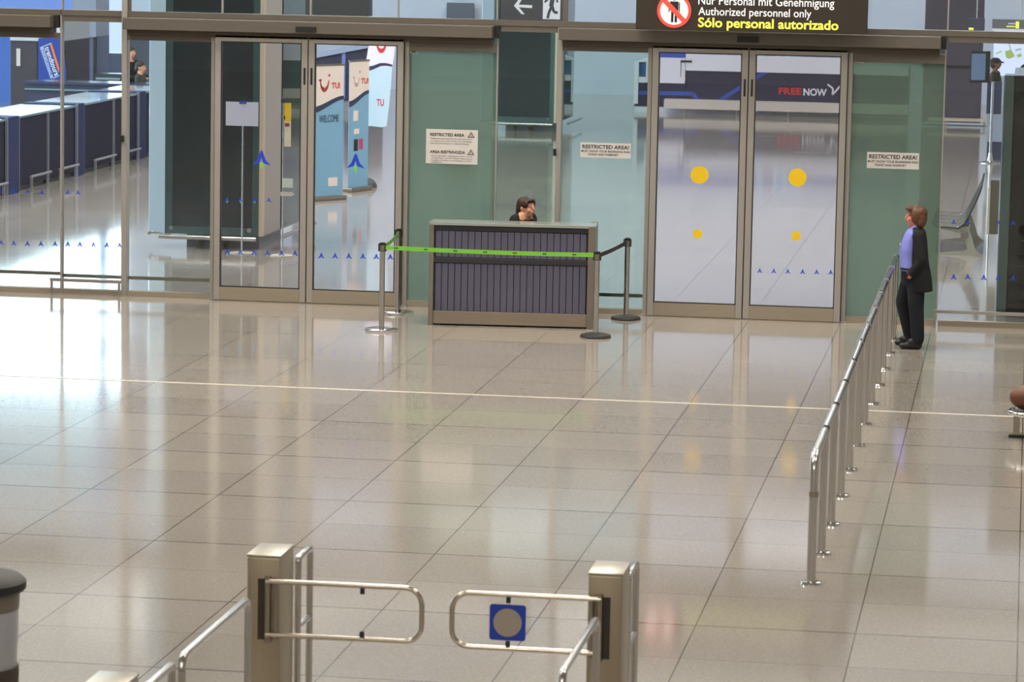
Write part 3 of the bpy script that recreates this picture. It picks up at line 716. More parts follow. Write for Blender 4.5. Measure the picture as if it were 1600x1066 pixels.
# ------------------------------------------------------------------ bench end and bag, right edge
t = thing('steel_bench', 'chrome-rimmed bench end cut by the right photo edge', 'bench', (0.30, 30.80, 0))
f = MB()
rim = [(0.9, -0.24, .24), (-0.12, -0.24, .24)] + [(-0.12 - 0.24 * sin(a), -0.24 * cos(a), .24) for a in [k * pi / 10 for k in range(1, 10)]] + [(-0.12, 0.24, .24), (0.9, 0.24, .24)]
f.tube(rim, 0.022, 12); f.obj('rim', CHROME, t, True)
f = MB(); f.box(-0.12, 0.9, -0.225, 0.225, .225, .245); f.prism([(-0.12 - 0.225 * sin(a), 0.225 * cos(a)) for a in [k * pi / 12 for k in range(13)]], 'z', .225, .245); f.obj('seat', RUBBER, t)
for k in (-0.22, 0.5):
    f = MB(); f.box(k - 0.10, k - 0.04, -0.03, 0.03, 0.03, 0.23); f.obj('leg', STEEL_D, t)
f = MB(); f.box(-0.36, -0.12, -0.035, 0.035, 0, 0.03, bev=0.006); f.obj('foot', RUBBER, t)
f = MB(); f.box(0.45, 0.7, -0.035, 0.035, 0, 0.03, bev=0.006); f.obj('foot', RUBBER, t)
t = thing('leather_bag', 'brown leather bag with black flap lying on the bench at the right edge', 'bag', (0.17, 30.80, 0.245))
f = MB(); f.ell((0, 0, 0.13), (0.24, 0.15, 0.13)); f.ell((0.12, 0, 0.16), (0.2, 0.13, 0.13)); f.blob('body', mat('brown_leather', sr(96, 54, 34), 0.5, noise=0.2, nscale=8), t, 0.015, 6)
f = MB(); f.ell((0.08, -0.02, 0.25), (0.12, 0.1, 0.06)); f.ell((0.2, -0.02, 0.26), (0.14, 0.1, 0.07)); f.blob('flap', mat('black_leather', sr(26, 22, 20), 0.45), t, 0.012, 4)
f = MB(); f.tube([(-0.02, -0.15, 0.2), (-0.03, -0.26, 0.06), (0.02, -0.29, -0.1), (0.08, -0.29, -0.2), (0.15, -0.28, -0.05), (0.16, -0.15, 0.15)], 0.012, 8); f.obj('strap', _m['black_leather'], t, True)

# ------------------------------------------------------------------ building shell
CONC = mat('pale_concrete_panels', sr(178, 188, 204), 0.75, noise=0.06, nscale=1.5)
PLAS = mat('pale_plaster', sr(206, 202, 196), 0.85)
CEIL = mat('pale_ceiling', sr(214, 212, 206), 0.8)
NAVY = mat('navy_laminate', sr(44, 50, 78), 0.4, noise=0.15, nscale=2)
YF = 86.0
def sbox(name, x0, x1, y0, y1, z0, z1, m, label, cat):
    f = MB(); f.box(x0, x1, y0, y1, z0, z1); return struct(f.obj(name, m), label, cat)
sbox('ceiling', -30, 14, -15, D + 0.3, 11.5, 11.8, CEIL, 'pale ceiling of the near hall', 'ceiling')
sbox('ceiling', -46, 14, D + 0.3, 87, 12.0, 12.3, CEIL, 'pale ceiling of the concourse', 'ceiling')
sbox('wall_front_upper', -30, 14, D - 0.05, D + 0.2, 6.6, 11.5, PLAS, 'plaster wall above the upper glazing', 'wall')
sbox('wall_left', -30.3, -30, -15, D, 0, 11.5, PLAS, 'left wall of the near hall', 'wall')
sbox('wall_right', 14, 14.3, -15, 87, 0, 12, PLAS, 'right wall of both halls', 'wall')
sbox('wall_near_back', -30, 14, -15.3, -15, 0, 11.5, PLAS, 'wall behind the viewer', 'wall')
xw = at(197, 60, YF).x
sbox('wall_back', xw, 14, YF, YF + 0.3, 0, 12, CONC, 'pale blue-grey concrete wall at the far end of the concourse', 'wall')
sbox('trim_99', xw, 14, YF - 1.5, YF, 7.9, 10.3, mat('reflection_band_dark', sr(30, 34, 52), 0.6), 'added dark band high on the far wall, mirrored in the floor', 'added band')  # unseen band added so the floor mirrors a dark stripe
sbox('wall_back_head', -46, xw, YF, YF + 0.3, 11.2, 12, CONC, 'pale wall above the bright far window', 'wall')
sbox('window_90', -46, xw, YF + 0.1, YF + 0.13, 8.1, 11.2, glass('added_dimming_glass', (0.20, 0.27, 0.30, 1)), 'added tinted pane dimming the upper part of the bright far window', 'window')  # pane added to fade the daylight mirrored in the floor
# glazed wall at the far left: dado, posts
BLW = mat('periwinkle_wall', sr(118, 146, 214), 0.7)
sbox('wall_back_low', -46, at(150, 60, YF).x, YF, YF + 0.3, 0, 3.4, BLW, 'blue low wall under the bright window at far left', 'wall')
f = MB(); f.box(at(157, 60, YF).x, at(166, 60, YF).x, YF - 0.1, YF + 0.2, 0, 12); trim('blue window post at far left', f, BLW)
f = MB(); f.box(-46, xw, YF, YF + 0.3, 0, 0.75); trim('dark sill under the bright window at far left', f, NAVY)

def P(px, py, Y): return at(px, py, Y)
def slab(mb, px0, px1, py0, py1, Y, th=0.05, bev=0):
    """upright slab whose front face lies in plane Y between the given sight lines"""
    a = at(px0, py1, Y); b = at(px1, py0, Y)
    return mb.box(a.x, b.x, Y, Y + th, a.z, b.z, bev=bev)

# ------------------------------------------------------------------ glass-clad columns
CG = glass('column_glass', (0.86, 0.93, 0.93, 1), milk=0.12, milkcol=sr(90, 112, 126), refl=1.6)
DKP = mat('dark_poster_panel', sr(34, 48, 64), 0.25, noise=0.1, nscale=2)
PALE = mat('pale_column_face', sr(116, 128, 138), 0.35)
BEI = mat('beige_edge', sr(196, 182, 158), 0.5)
SIDE = mat('grey_beige_panel', sr(160, 156, 148), 0.5)
GRG = glass('green_wing_glass', (0.35, 0.50, 0.43, 1), milk=0.55, milkcol=sr(88, 122, 108), refl=1.3)
cx0 = at(258, 250, 44.8).x; cx1 = at(405, 250, 44.8).x; cW = cx1 - cx0
col1 = thing('glazed_column', 'large dark glass-clad column behind the left pair of doors', 'column', (cx0, 44.8, 0), 0, 'glass-clad columns in the concourse')
HC = 7.0; zb = 0.20
f = MB(); f.box(0.25, cW - 0.05, 0.25, 1.6, 0, zb + 0.02); f.obj('plinth', mat('plinth_grey', sr(112, 116, 122), 0.4, 0.3), col1)
f = MB(); f.box(0.10, cW - 0.10, 0.018, 0.05, zb + 0.11, HC); f.obj('dark_panel', DKP, col1)
f = MB(); f.box(0.0, cW, 0.0, 0.012, zb, HC); f.obj('front_glass', CG, col1)
f = MB(); f.box(0.0, cW, 0.03, 0.14, zb, HC); f.obj('core_face', mat('teal_core', sr(132, 168, 174), 0.4), col1)
for sx in (0.09, cW - 0.13):
    f = MB(); f.tube([(sx, -0.012, zb + 0.08), (sx, 0.0, zb + 0.08)], 0.03, 16); f.obj('fixing', STEEL, col1, True)
f = MB(); f.prism([(0, 0.0), (0, 0.06), (-0.28, 0.34), (-0.30, 0.30)], 'z', zb, HC); f.obj('left_face', PALE, col1)
f = MB(); f.prism([(-0.30, 0.30), (-0.28, 0.34), (-0.29, 0.40), (-0.325, 0.36)], 'z', zb, HC); f.obj('left_glass_edge', mat('pale_cyan_edge', sr(190, 228, 240), 0.2, emit=None), col1)
f = MB(); f.box(cW, cW + 0.055, 0.0, 0.10, zb, HC); f.obj('edge_strip', BEI, col1)
f = MB(); f.box(cW - 0.03, cW + 0.045, 0.10, 1.15, zb, HC); f.obj('side_face', SIDE, col1)
f = MB(); f.box(cW + 0.0, cW + 0.045, 1.15, 1.17, zb, HC); f.obj('side_joint', BLACK, col1)
f = MB(); f.box(cW + 0.01, cW + 0.06, 1.17, 2.6, zb, HC); f.obj('side_glass', GRG, col1)
f = MB(); f.box(0.1, cW, 1.2, 2.5, zb, HC); f.obj('core', DKP, col1)
f = MB(); f.tube([(-0.06, -0.08, zb - 0.035), (cW - 0.02, -0.08, zb - 0.035)], 0.03, 12); f.tube([(-0.30, 0.30, zb - 0.03), (-0.36, 0.62, zb - 0.03)], 0.025, 12); f.tube([(cW + 0.28, 0.2, zb - 0.02), (cW + 0.28, 2.4, zb - 0.02)], 0.03, 12)
f.tube([(-0.34, 0.45, zb - 0.03), (0.0, 0.30, zb - 0.03)], 0.02, 12)
f.obj('bumper_rail', STEEL, col1, True)
for sx in (0.42, cW - 0.55):
    f = MB(); f.prism([(-0.06, zb - 0.05), (0.24, zb - 0.02), (0.24, 0.02), (0.16, 0.03)], 'x', sx, sx + 0.06); f.obj('bracket', STEEL_D, col1)
col2 = dup(col1, 'farther dark glass-clad column behind the counter attendant', (at(770, 150, 70.9).x, 70.9, 0))

# ------------------------------------------------------------------ notice stands
def stand(x, y, h, label):
    t = thing('notice_stand', label, 'notice stand', (x, y, 0), 0, 'thin notice stands in the concourse')
    f = MB(); f.lathe([(0.17, 0.0), (0.17, 0.012), (0.02, 0.02)], seg=32); f.obj('base', mat('white_base', sr(190, 186, 180), 0.4), t, True)
    f = MB(); f.tube([(0, 0, 0.01), (0, 0, h)], 0.011, 10); f.obj('pole', STEEL, t, True)
    return t
b = fl(378, 396); h = at(377, 160, b.y).z
t = stand(b.x, b.y, h, 'thin stand holding a white landscape sheet before the dark column')
a = at(353, 196, b.y); c = at(404, 160, b.y)
f = MB(); f.box(a.x - b.x, c.x - b.x, -0.012, -0.006, a.z, c.z); sh = f.obj('sheet', mat('blue_white_sheet', sr(200, 206, 224), 0.6), t)
f = MB(); f.box(-0.05, 0.05, -0.02, 0.0, h - 0.02, h + 0.015); f.obj('clip', BLUE, t)
b = fl(441, 400); h = at(442, 157, b.y).z
t = stand(b.x, b.y, h, 'thin stand with narrow yellow poster strip right of the dark column')
def lx(px, py): 
    q = at(px, py, b.y); return q.x - b.x, q.z
f = MB(); f.box(-0.03, 0.03, -0.02, 0.02, h - 0.03, h + 0.01); f.obj('clip', BLACK, t)
x0, z0 = lx(444, 229); x1, z1 = lx(455, 161)
f = MB(); f.box(x0, x1, -0.006, 0.0, z0, z1, rz=0.0); s_ = f.obj('poster', mat('cream_poster', sr(226, 216, 190), 0.6), t)
zz = (z1 - z0)
f = MB(); f.box(x0, x1, -0.008, -0.006, z1 - zz * .42, z1); f.obj('yellow_field', YEL, s_)
f = MB()
f.box(x0 + .01, x1 - .02, -0.010, -0.006, z0 + zz * .46, z0 + zz * .54); f.obj('red_print', mat('dull_red', sr(150, 60, 60), 0.6), s_)
f = MB(); f.box(x0 - .012, x0 + .012, -0.010, -0.006, z0 + zz * .62, z0 + zz * .70); f.obj('black_print', INK, s_)
x0, z0 = lx(442, 293); x1, z1 = lx(458, 279)
f = MB(); f.box(x0, x1, -0.02, -0.014, z0, z1); f.obj('note', mat('mint_note', sr(206, 222, 206), 0.6), t)
x0, z0 = lx(436, 306); x1, z1 = lx(461, 300)
f = MB(); f.prism([(x0, (z0 + z1) / 2), (x0 + .04, z0), (x1 - .04, z0), (x1, (z0 + z1) / 2), (x1 - .04, z1), (x0 + .04, z1)], 'y', -0.03, -0.022); f.obj('pointer_plate', WHITE, t)

# ------------------------------------------------------------------ roll-up banners and feather flag
TRED = mat('logo_red', sr(206, 44, 50), 0.6); TCREAM = mat('banner_cream', sr(236, 226, 212), 0.7); TBLUE = mat('banner_blue', sr(124, 176, 204), 0.7)
TNAVY = mat('banner_navy', sr(40, 52, 84), 0.7)
def smile(mb, cx, cz, w_, h_, y=-0.006):
    n = 18; o = []; i_ = []
    for k in range(n + 1):
        a = pi + pi * k / n; th = 0.16 + 0.16 * sin(pi * k / n)
        x_ = cos(a); z_ = sin(a) * (1.0)
        o.append((cx + x_ * w_, cz + z_ * h_)); i_.append((cx + x_ * w_ * (1 - th), cz + 0.10 * h_ + z_ * h_ * (1 - th)))
    mb.prism(o + i_[::-1], 'y', y, y + 0.003)
    mb.box(cx - w_ * 1.25, cx - w_ * .62, y, y + 0.003, cz - 0.02 * h_, cz + 0.16 * h_)
def banner(label, A, B, pT, L0, extras):
    """A,B: (px,Y) of the base ends, pT: (px,py) sight line of the top right corner"""
    a = at(A[0], 300, A[1]); b = at(B[0], 300, B[1]); L = math.hypot(b.x - a.x, b.y - a.y); rz = math.atan2(b.y - a.y, b.x - a.x)
    top = at(pT[0], pT[1], B[1]).z
    t = thing('rollup_banner', label, 'banner', (a.x, a.y, 0), rz, 'roll-up banners in the concourse')
    f = MB(); f.box(-0.02, L + 0.02, -0.10, 0.10, 0.0, 0.07, bev=0.02); f.obj('cassette', STEEL_D, t)
    f = MB(); f.box(0, L, -0.004, 0.004, 0.07, top); sh = f.obj('sheet', TBLUE, t)
    f = MB(); f.box(-0.01, L + 0.01, -0.012, 0.012, top - 0.012, top + 0.015); f.obj('top_bar', STEEL_D, t)
    f = MB(); f.tube([(L * .5, 0.03, 0.06), (L * .5, 0.03, top)], 0.012, 8); f.obj('support_pole', STEEL_D, t)
    H0 = top
    zl, zr = H0 * 0.68, H0 * 0.755
    n = 16
    wav = lambda u: zl + (zr - zl) * (u * u * (3 - 2 * u)) * 1.0
    f = MB(); f.prism([(0, H0 - .012)] + [(L * k / n, wav(k / n) + .03) for k in range(n + 1)] + [(L, H0 - .012)], 'y', -0.006, -0.004); f.obj('cream_field', TCREAM, sh)
    f = MB(); f.prism([(L * k / n, wav(k / n) + .035) for k in range(n + 1)] + [(L * k / n, wav(k / n) - .045 * (1.5 - k / n)) for k in range(n, -1, -1)], 'y', -0.008, -0.006); f.obj('navy_wave', TNAVY, sh)
    return t, sh, L, H0
t, sh, L, H0 = banner('left roll-up banner reading WELCOME with a red smile logo', (487, 52.7), (535, 53.3), (535, 101), .8, 0)
f = MB(); smile(f, L * .37, H0 * .885, L * .15, H0 * .085); f.prism([(L * .52 + .022 * cos(k * pi / 8), H0 * .925 + .022 * sin(k * pi / 8)) for k in range(16)], 'y', -0.008, -0.005); f.obj('logo', TRED, sh)
text(None, 'lettering', 'TUI', L * .60, L * .87, H0 * .825, H0 * .87, -0.006, TRED, sh, 0.03)
text(None, 'lettering', 'WELCOME', L * .20, L * .84, H0 * .578, H0 * .632, -0.010, TNAVY, sh, 0.0)
f = MB(); f.box(L * .52, L * .82, -0.008, -0.005, H0 * .10, H0 * .165); f.obj('note', TCREAM, sh)
t, sh, L, H0 = banner('right roll-up banner half hidden behind the feather flag', (543.5, 54.6), (574, 55.2), (574, 94), .8, 0)
f = MB(); smile(f, L * .36, H0 * .87, L * .15, H0 * .07); f.prism([(L * .52 + .018 * cos(k * pi / 8), H0 * .915 + .022 * sin(k * pi / 8)) for k in range(16)], 'y', -0.008, -0.005); f.obj('logo', TRED, sh)
text(None, 'lettering', 'TUI', L * .60, L * .96, H0 * .82, H0 * .865, -0.006, TRED, sh, 0.03)
f = MB(); f.box(L * .22, L * .46, -0.008, -0.005, H0 * .54, H0 * .62); f.box(L * .26, L * .52, -0.008, -0.005, H0 * .44, H0 * .48); f.obj('note', TCREAM, sh)
f = MB(); f.box(L * .26, L * .46, -0.008, -0.005, H0 * .31, H0 * .40); f.obj('black_mark', INK, sh)
f = MB(); f.box(L * .52, L * .72, -0.008, -0.005, H0 * .32, H0 * .40); f.obj('pink_mark', mat('magenta', sr(190, 60, 110), 0.6), sh)

YFLG = 55.7
def fp(px, py): q = at(px, py, YFLG); return (q.x, q.z)
bx = at(566.5, 290, YFLG).x
t = thing('feather_flag', 'white and pale blue feather flag with red smile logo on a pole', 'flag', (bx, YFLG, 0))
def rel(pts): return [(x - bx, z) for x, z in (fp(*p) for p in pts)]
up = [(572.5, 108), (573, 90), (576, 72), (582, 58), (592, 46), (606, 40), (616, 45), (618.5, 60), (616, 85), (613, 104)]
lo = [(613, 104), (611, 130), (608, 165), (604, 197), (596, 199), (580, 197), (567, 197.5), (569, 160), (571, 130), (572.5, 108)]
FW = mat('flag_white', sr(236, 238, 248), 0.7); FB = mat('flag_pale_blue', sr(196, 228, 244), 0.7)
f = MB(); f.prism(rel(up), 'y', -0.003, 0.003); f.prism(rel(lo), 'y', -0.003, 0.003); fa = f.obj('cloth', FW, t)
f = MB(); f.prism(rel(lo), 'y', -0.006, -0.0035); f.obj('blue_field', FB, fa)
f = MB(); f.prism(rel([(572.5, 104), (582, 103), (594, 98.5), (603, 98.5), (613, 101), (613, 104), (603, 102.5), (595, 103), (583, 108.5), (572, 112)]), 'y', -0.009, -0.006); f.obj('navy_wave', TNAVY, fa)
c = rel([(596, 67)])[0]; f = MB(); smile(f, c[0], c[1], 0.085, 0.17, -0.010); f.obj('logo', TRED, fa)
c = rel([(588.5, 165.5), (600, 155)]); text(None, 'lettering', 'TU', c[0][0], c[1][0], c[0][1], c[1][1], -0.008, TRED, fa, 0.02)
c = rel([(566.5, 290), (568, 197), (572, 110), (576, 72), (583, 56), (594, 44), (607, 38.5)])
f = MB(); f.tube([(x, 0.012, z) for x, z in c], 0.011, 8); f.obj('pole', BLACK, t, True)
f = MB(); f.lathe([(0.19, 0.0), (0.19, 0.03), (0.15, 0.10), (0.08, 0.15), (0.02, 0.16)], c=(0.06, 0, 0), seg=28); f.obj('weight_base', mat('dark_grey_base', sr(62, 66, 70), 0.5), t, True)

# dark navy sales kiosk behind the banners
t = thing('navy_kiosk', 'dark navy kiosk with slanted roof edge behind the roll-up banners', 'kiosk', (at(486, 160, 76).x, 76, 0))
a = at(486, 160, 76); b = at(578, 160, 76); wd_ = b.x - a.x; z0 = at(520, 93, 76).z; z1 = at(578, 74, 76).z
f = MB(); f.prism([(0, 0.25), (wd_, 0.25), (wd_, z1), (0, z0)], 'y', 0, 1.6); f.obj('body', NAVY, t)
f = MB(); f.box(0, wd_, 0.05, 1.5, 0, 0.25); f.obj('plinth', mat('pale_plinth', sr(150, 152, 160), 0.5), t)
f = MB(); f.box(wd_ * .52, wd_ * .58, -0.03, 0, 0.3, z1); f.obj('upright', BLW, t)
f = MB(); f.prism([(0, z0), (wd_, z1), (wd_, z1 + .16), (0, z0 + .10)], 'y', -0.1, 1.7); f.obj('roof_edge', mat('pale_blue_panel', sr(168, 184, 212), 0.6), t)
f = MB(); q1 = at(455, 24, 76); q2 = at(572, -40, 76); f.box(q1.x - t.location.x, q2.x - t.location.x, 0.3, 0.8, q1.z, q2.z); f.obj('dark_board', mat('dark_brown_board', sr(46, 46, 44), 0.5), t)

# ------------------------------------------------------------------ check-in desks along the left
DK = [mat('desk_side', sr(30, 31, 52), 0.65, spec=0.2, noise=0.1, nscale=3), mat('desk_blue', sr(34, 44, 84), 0.6, spec=0.25, noise=0.08, nscale=3)]
DTOP = mat('desk_top_glossy', sr(120, 142, 152), 0.06, 0.0)
DEDGE = mat('desk_edge_trim', sr(150, 150, 156), 0.4, 0.5)
def desk(x, y, L, label, proto=None):
    t = thing('check_in_desk', label, 'check-in desk', (x, y, 0), 0, 'check-in desks along the left of the concourse')
    f = MB(); f.box(-0.85, -0.02, 0.0, L - 0.02, 0.08, 1.20); f.obj('body', DK[0], t)
    f = MB(); f.box(-0.80, -0.06, 0.03, L - 0.05, 0.0, 0.08); f.obj('plinth', BLACK, t)
    f = MB(); f.box(-0.95, 0.0, -0.01, L - 0.01, 1.20, 1.235); f.obj('top', DTOP, t)
    f = MB(); f.box(-0.035, 0.0, -0.005, 0.03, 0, 1.20); f.obj('edge_trim', DEDGE, t)
    f = MB(); f.tube([(0.16, 0.1, 0.24), (0.16, L * 0.78, 0.24)], 0.022, 10); f.obj('bumper_rail', DEDGE, t, True)
    for yy in (0.14, L * 0.66):
        f = MB(); f.box(0.14, 0.18, yy, yy + 0.03, 0, 0.23); f.obj('rail_post', DEDGE, t)
    return t
def pylon(x, y, L, label):
    t = thing('desk_divider', label, 'desk divider', (x, y, 0), 0, 'blue dividers between check-in desks')
    f = MB(); f.box(-0.95, 0.02, 0, L, 0, 1.25); f.obj('body', DK[1], t)
    f = MB(); f.box(-0.01, 0.03, -0.01, 0.02, 0, 1.25); f.obj('edge_trim', DEDGE, t)
XD = -16.22
for y, L, lab in ((50.1, 1.85, 'nearest check-in desk at the left edge of the photo'), (52.7, 1.62, 'check-in desk just right of the nearest blue divider'), (54.36, 1.6, 'check-in desk left of the thin mullion'),
                  (56.5, 1.9, 'check-in desk seen between mullion and post'), (58.45, 1.55, 'check-in desk directly left of the thick post'), (60.6, 1.9, 'farthest check-in desk beside the dark column')):
    desk(XD, y, L, lab)
pylon(XD, 51.98, .66, 'nearest blue desk divider at the left edge')
pylon(XD, 56.0, .45, 'middle blue desk divider left of the post')
pylon(XD, 60.05, .5, 'farthest blue desk divider behind the post')
# second long counter further back
t = thing('service_counter', 'long dark service counter where the man and woman sit', 'counter', (at(40, 140, 65).x, 65, 0))
wd_ = at(232, 140, 65).x - at(40, 140, 65).x; zt = at(205, 131, 65).z
f = MB(); f.box(0, wd_, 0, 0.7, 0, zt - .05); f.obj('body', NAVY, t)
f = MB(); f.box(-0.02, wd_, -0.05, 0.75, zt - .05, zt); f.obj('top', mat('dark_glossy_top', sr(60, 68, 96), 0.12), t)
f = MB(); f.box(0.0, wd_, -0.06, -0.0, zt - .17, zt - .14); f.obj('trim_line', DTOP, t)

# cabin, sail banner and wall bits at the far left
t = thing('dark_cabin', 'dark brown cabin with white fascia at the far left', 'cabin', (at(17, 140, 70).x, 70, 0)); ox = t.location.x
def rb(mb, px0, px1, py0, py1, Y, y0, y1):
    a = at(px0, py1, Y); b = at(px1, py0, Y); return mb.box(a.x - ox, b.x - ox, y0, y1, max(a.z, 0), b.z)
f = MB(); rb(f, 17, 100, 64, 420, 70, 0, 2.0); f.obj('body', mat('dark_brown_laminate', sr(58, 50, 60), 0.5, noise=0.15, nscale=2), t)
f = MB(); rb(f, 17, 100, 30, 63, 70, -0.05, 2.0); f.obj('fascia', mat('white_fascia', sr(190, 196, 206), 0.5), t)
f = MB(); rb(f, 26, 32, 76, 103, 70, -0.02, 0); f.obj('paper', WHITE, t)
f = MB(); rb(f, 57.5, 59, 60, 150, 70, -0.02, 0); f.obj('joint', BLACK, t)
YT = 68.5
t = thing('sail_banner', 'blue sail banner reading trendtours with orange stripe', 'banner', (at(82, 140, YT).x, YT, 0)); ox = t.location.x
def rl(pts, Y=YT): return [(at(p[0], p[1], Y).x - ox, at(p[0], p[1], Y).z) for p in pts]
NB = mat('sail_blue', sr(30, 62, 150), 0.6)
f = MB(); f.prism(rl([(60, 60), (97, 54), (101, 85), (104, 110), (104, 145), (60, 148)]), 'y', -0.01, 0.01); sb = f.obj('cloth', NB, t)
f = MB(); f.prism(rl([(62.5, 74), (67.5, 72), (83.5, 120.5), (79.5, 123)]), 'y', -0.016, -0.011); f.prism(rl([(66, 72.5), (81, 66.5), (81.3, 68), (66.5, 74)]), 'y', -0.018, -0.011); f.prism(rl([(83, 121.5), (93, 117), (93, 118.5), (83.5, 123)]), 'y', -0.018, -0.011); f.obj('label_field', mat('label_blue_white', sr(170, 190, 226), 0.6), sb)
f = MB(); f.prism(rl([(78, 68), (82, 69.5), (93.5, 107), (92, 114)]), 'y', -0.020, -0.016); f.obj('orange_stripe', mat('orange', sr(224, 120, 50), 0.6), sb)
def rtext(body, p0, p1, hgt, m, bold):
    a = Vector(rl([p0])[0]); b = Vector(rl([p1])[0]); L = (b - a).length; an = math.atan2(b.y - a.y, b.x - a.x)
    o = text(None, 'lettering', body, 0, L, 0, hgt, 0, m, None, bold)
    for v in o.data.vertices:
        x, z = v.co.x, v.co.z
        v.co = Vector((a.x + x * cos(an) - z * sin(an), v.co.y - 0.021, a.y + x * sin(an) + z * cos(an)))
    o.parent = sb
rtext('trendtours', (69.5, 74.5), (86, 119), 0.115, mat('label_white', sr(215, 225, 240), 0.6), 0.02)
rtext('TOURISTIK', (64.5, 77), (80, 120), 0.045, NB, 0.0)
f = MB(); f.tube([(x, 0.0, z) for x, z in rl([(104, 145), (104, 110), (101, 85), (97, 54), (94, 45)])] , 0.015, 8); f.obj('mast', BLACK, t, True)
f = MB(); f.box(-0.25, 0.25, -0.2, 0.2, 0, 0.05); f.tube([(0.24, 0, 0.03), (rl([(104, 145)])[0][0], 0, rl([(104, 145)])[0][1])], 0.015, 8); f.obj('foot', BLACK, t)
f = MB(); slab(f, -20, 17, 56, 330, 76, 0.2); struct(f.obj('wall_blue_panel', mat('strong_blue_wall', sr(70, 108, 186), 0.6)), 'blue wall panel at the far left edge', 'wall')
t = thing('tall_cabinet', 'grey cabinet with dark door openings left of the bright window', 'cabinet', (at(113, 140, 80).x, 80, 0)); ox = t.location.x
f = MB(); rb(f, 113, 150, -20, 57, 80, 0, 1.2); f.obj('fascia', mat('grey_blue_box', sr(150, 158, 176), 0.5), t)
f = MB(); rb(f, 113, 150, 57, 200, 80, 0.1, 1.2); f.obj('body', mat('steel_blue_face', sr(96, 104, 132), 0.5), t)
f = MB(); rb(f, 123, 127, 57, 200, 80, 0.05, 0.1); rb(f, 144.5, 149, 55, 200, 80, 0.05, 0.1); f.obj('opening', BLACK, t)
t = thing('low_cabinet', 'low dark cabinet below the bright window', 'cabinet', (at(150, 140, 78).x, 78, 0)); ox = t.location.x
f = MB(); rb(f, 150, 190, 116, 200, 78, 0, 0.6); f.obj('body', mat('near_black_laminate', sr(30, 30, 44), 0.4), t)
f = MB(); rb(f, 150, 188, 122, 124, 78, -0.03, 0); f.obj('edge', DTOP, t)
f = MB(); slab(f, 697, 740, 5, 60, YF - 0.25, 0.15); struct(f.obj('door_5', mat('dark_doorway', sr(78, 86, 98), 0.5)), 'dark doorway high in the far concrete wall', 'door')

# ------------------------------------------------------------------ navy booth with white frame (car service)
YK = 79.0
t = thing('service_booth', 'low navy service booth with white frame reading FREENOW', 'booth', (at(990, 165, YK).x, YK, 0)); ox = t.location.x
def kb(mb, px0, px1, py0, py1, y0=0.0, y1=0.4): 
    a = at(px0, py1, YK); b = at(px1, py0, YK); return mb.box(a.x - ox, b.x - ox, y0, y1, max(0, a.z), b.z)
KW = mat('booth_white', sr(226, 228, 240), 0.5); KN = mat('booth_navy', sr(32, 34, 66), 0.4); KB = mat('booth_blue', sr(40, 76, 170), 0.5); KC = mat('booth_cyan', sr(92, 180, 240), 0.5)
zr_ = lambda px, py: at(px, py, YK).z
f = MB(); kb(f, 991, 1071, 126, 166, 0.03, 1.2); kb(f, 1071, 1420, 108, 166, 0.03, 1.2); f.obj('front', KN, t)
f = MB(); kb(f, 990, 998, 97, 162, 0, .35); kb(f, 998, 1009, 120.5, 129, 0, .35); kb(f, 1009, 1071, 91, 129, 0, .35); kb(f, 1071, 1420, 93, 110, 0, .35)
f.prism([(at(990, 97, YK).x - ox, zr_(990, 97)), (at(1010, 97, YK).x - ox, zr_(1010, 97)), (at(1010, 90, YK).x - ox, zr_(1010, 90)), (at(1008, 91, YK).x - ox, zr_(1008, 91))], 'y', 0, .35)
f.obj('white_frame', KW, t)
f = MB(); f.prism([(at(a_, b_, YK).x - ox, zr_(a_, b_)) for a_, b_ in ((997.5, 120), (1009, 120), (1009, 93), (997.5, 97))], 'y', .12, .16); f.obj('side_window', mat('booth_window_blue', sr(60, 110, 160), 0.2), t)
f = MB(); kb(f, 1012, 1420, 70, 91, 0.10, .8); f.obj('fascia', KB, t)
f = MB(); kb(f, 1187, 1196, 70, 94, 0.05, .1); kb(f, 1212, 1256, 70, 94, 0.05, .1); f.obj('cyan_print', KC, t)
f = MB(); kb(f, 1213, 1219, 80, 94, 0.03, .05); kb(f, 1228, 1234, 80, 94, 0.03, .05); f.obj('white_print', KW, t)
f = MB(); kb(f, 1063.5, 1081, 94.5, 97.5, -0.02, 0); kb(f, 1063.3, 1064.6, 96, 120, -0.02, 0); f.obj('bracket', BLACK, t)
def st(mb, p, wpx, y):
    for (xa, ya), (xb, yb) in zip(p, p[1:]):
        A_ = at(xa, ya, YK); B_ = at(xb, yb, YK); limb3(mb, (A_.x - ox, A_.z), (B_.x - ox, B_.z), wpx * 0.0155 / 2, y)
def limb3(mb, A_, B_, r, y):
    dx, dz = B_[0] - A_[0], B_[1] - A_[1]; L = math.hypot(dx, dz); nx, nz = -dz / L * r, dx / L * r
    mb.prism([(A_[0] + nx, A_[1] + nz), (B_[0] + nx, B_[1] + nz), (B_[0] - nx, B_[1] - nz), (A_[0] - nx, A_[1] - nz)], 'y', y - .006, y)
f = MB(); st(f, [(998, 145), (1083, 146.5), (1093, 161)], 6, .028); f.obj('blue_stripe', KB, t)
f = MB(); st(f, [(1118, 161), (1206, 106)], 6, .028); f.obj('blue_stripe', KB, t)
f = MB(); kb(f, 1040, 1420, 164, 168, -0.40, 0.05); f.obj('ledge', mat('cream_ledge', sr(206, 198, 190), 0.4), t)
f = MB(); kb(f, 991, 1420, 167, 182, 0.05, 0.8); f.obj('plinth', KW, t)
for px in (1072, 1153, 1234, 1315):
    f = MB(); a_ = at(px, 165, YK).x - ox; f.box(a_ - .012, a_ + .012, -0.38, -0.35, 0, zr_(1100, 168)); f.obj('ledge_leg', STEEL_D, t)
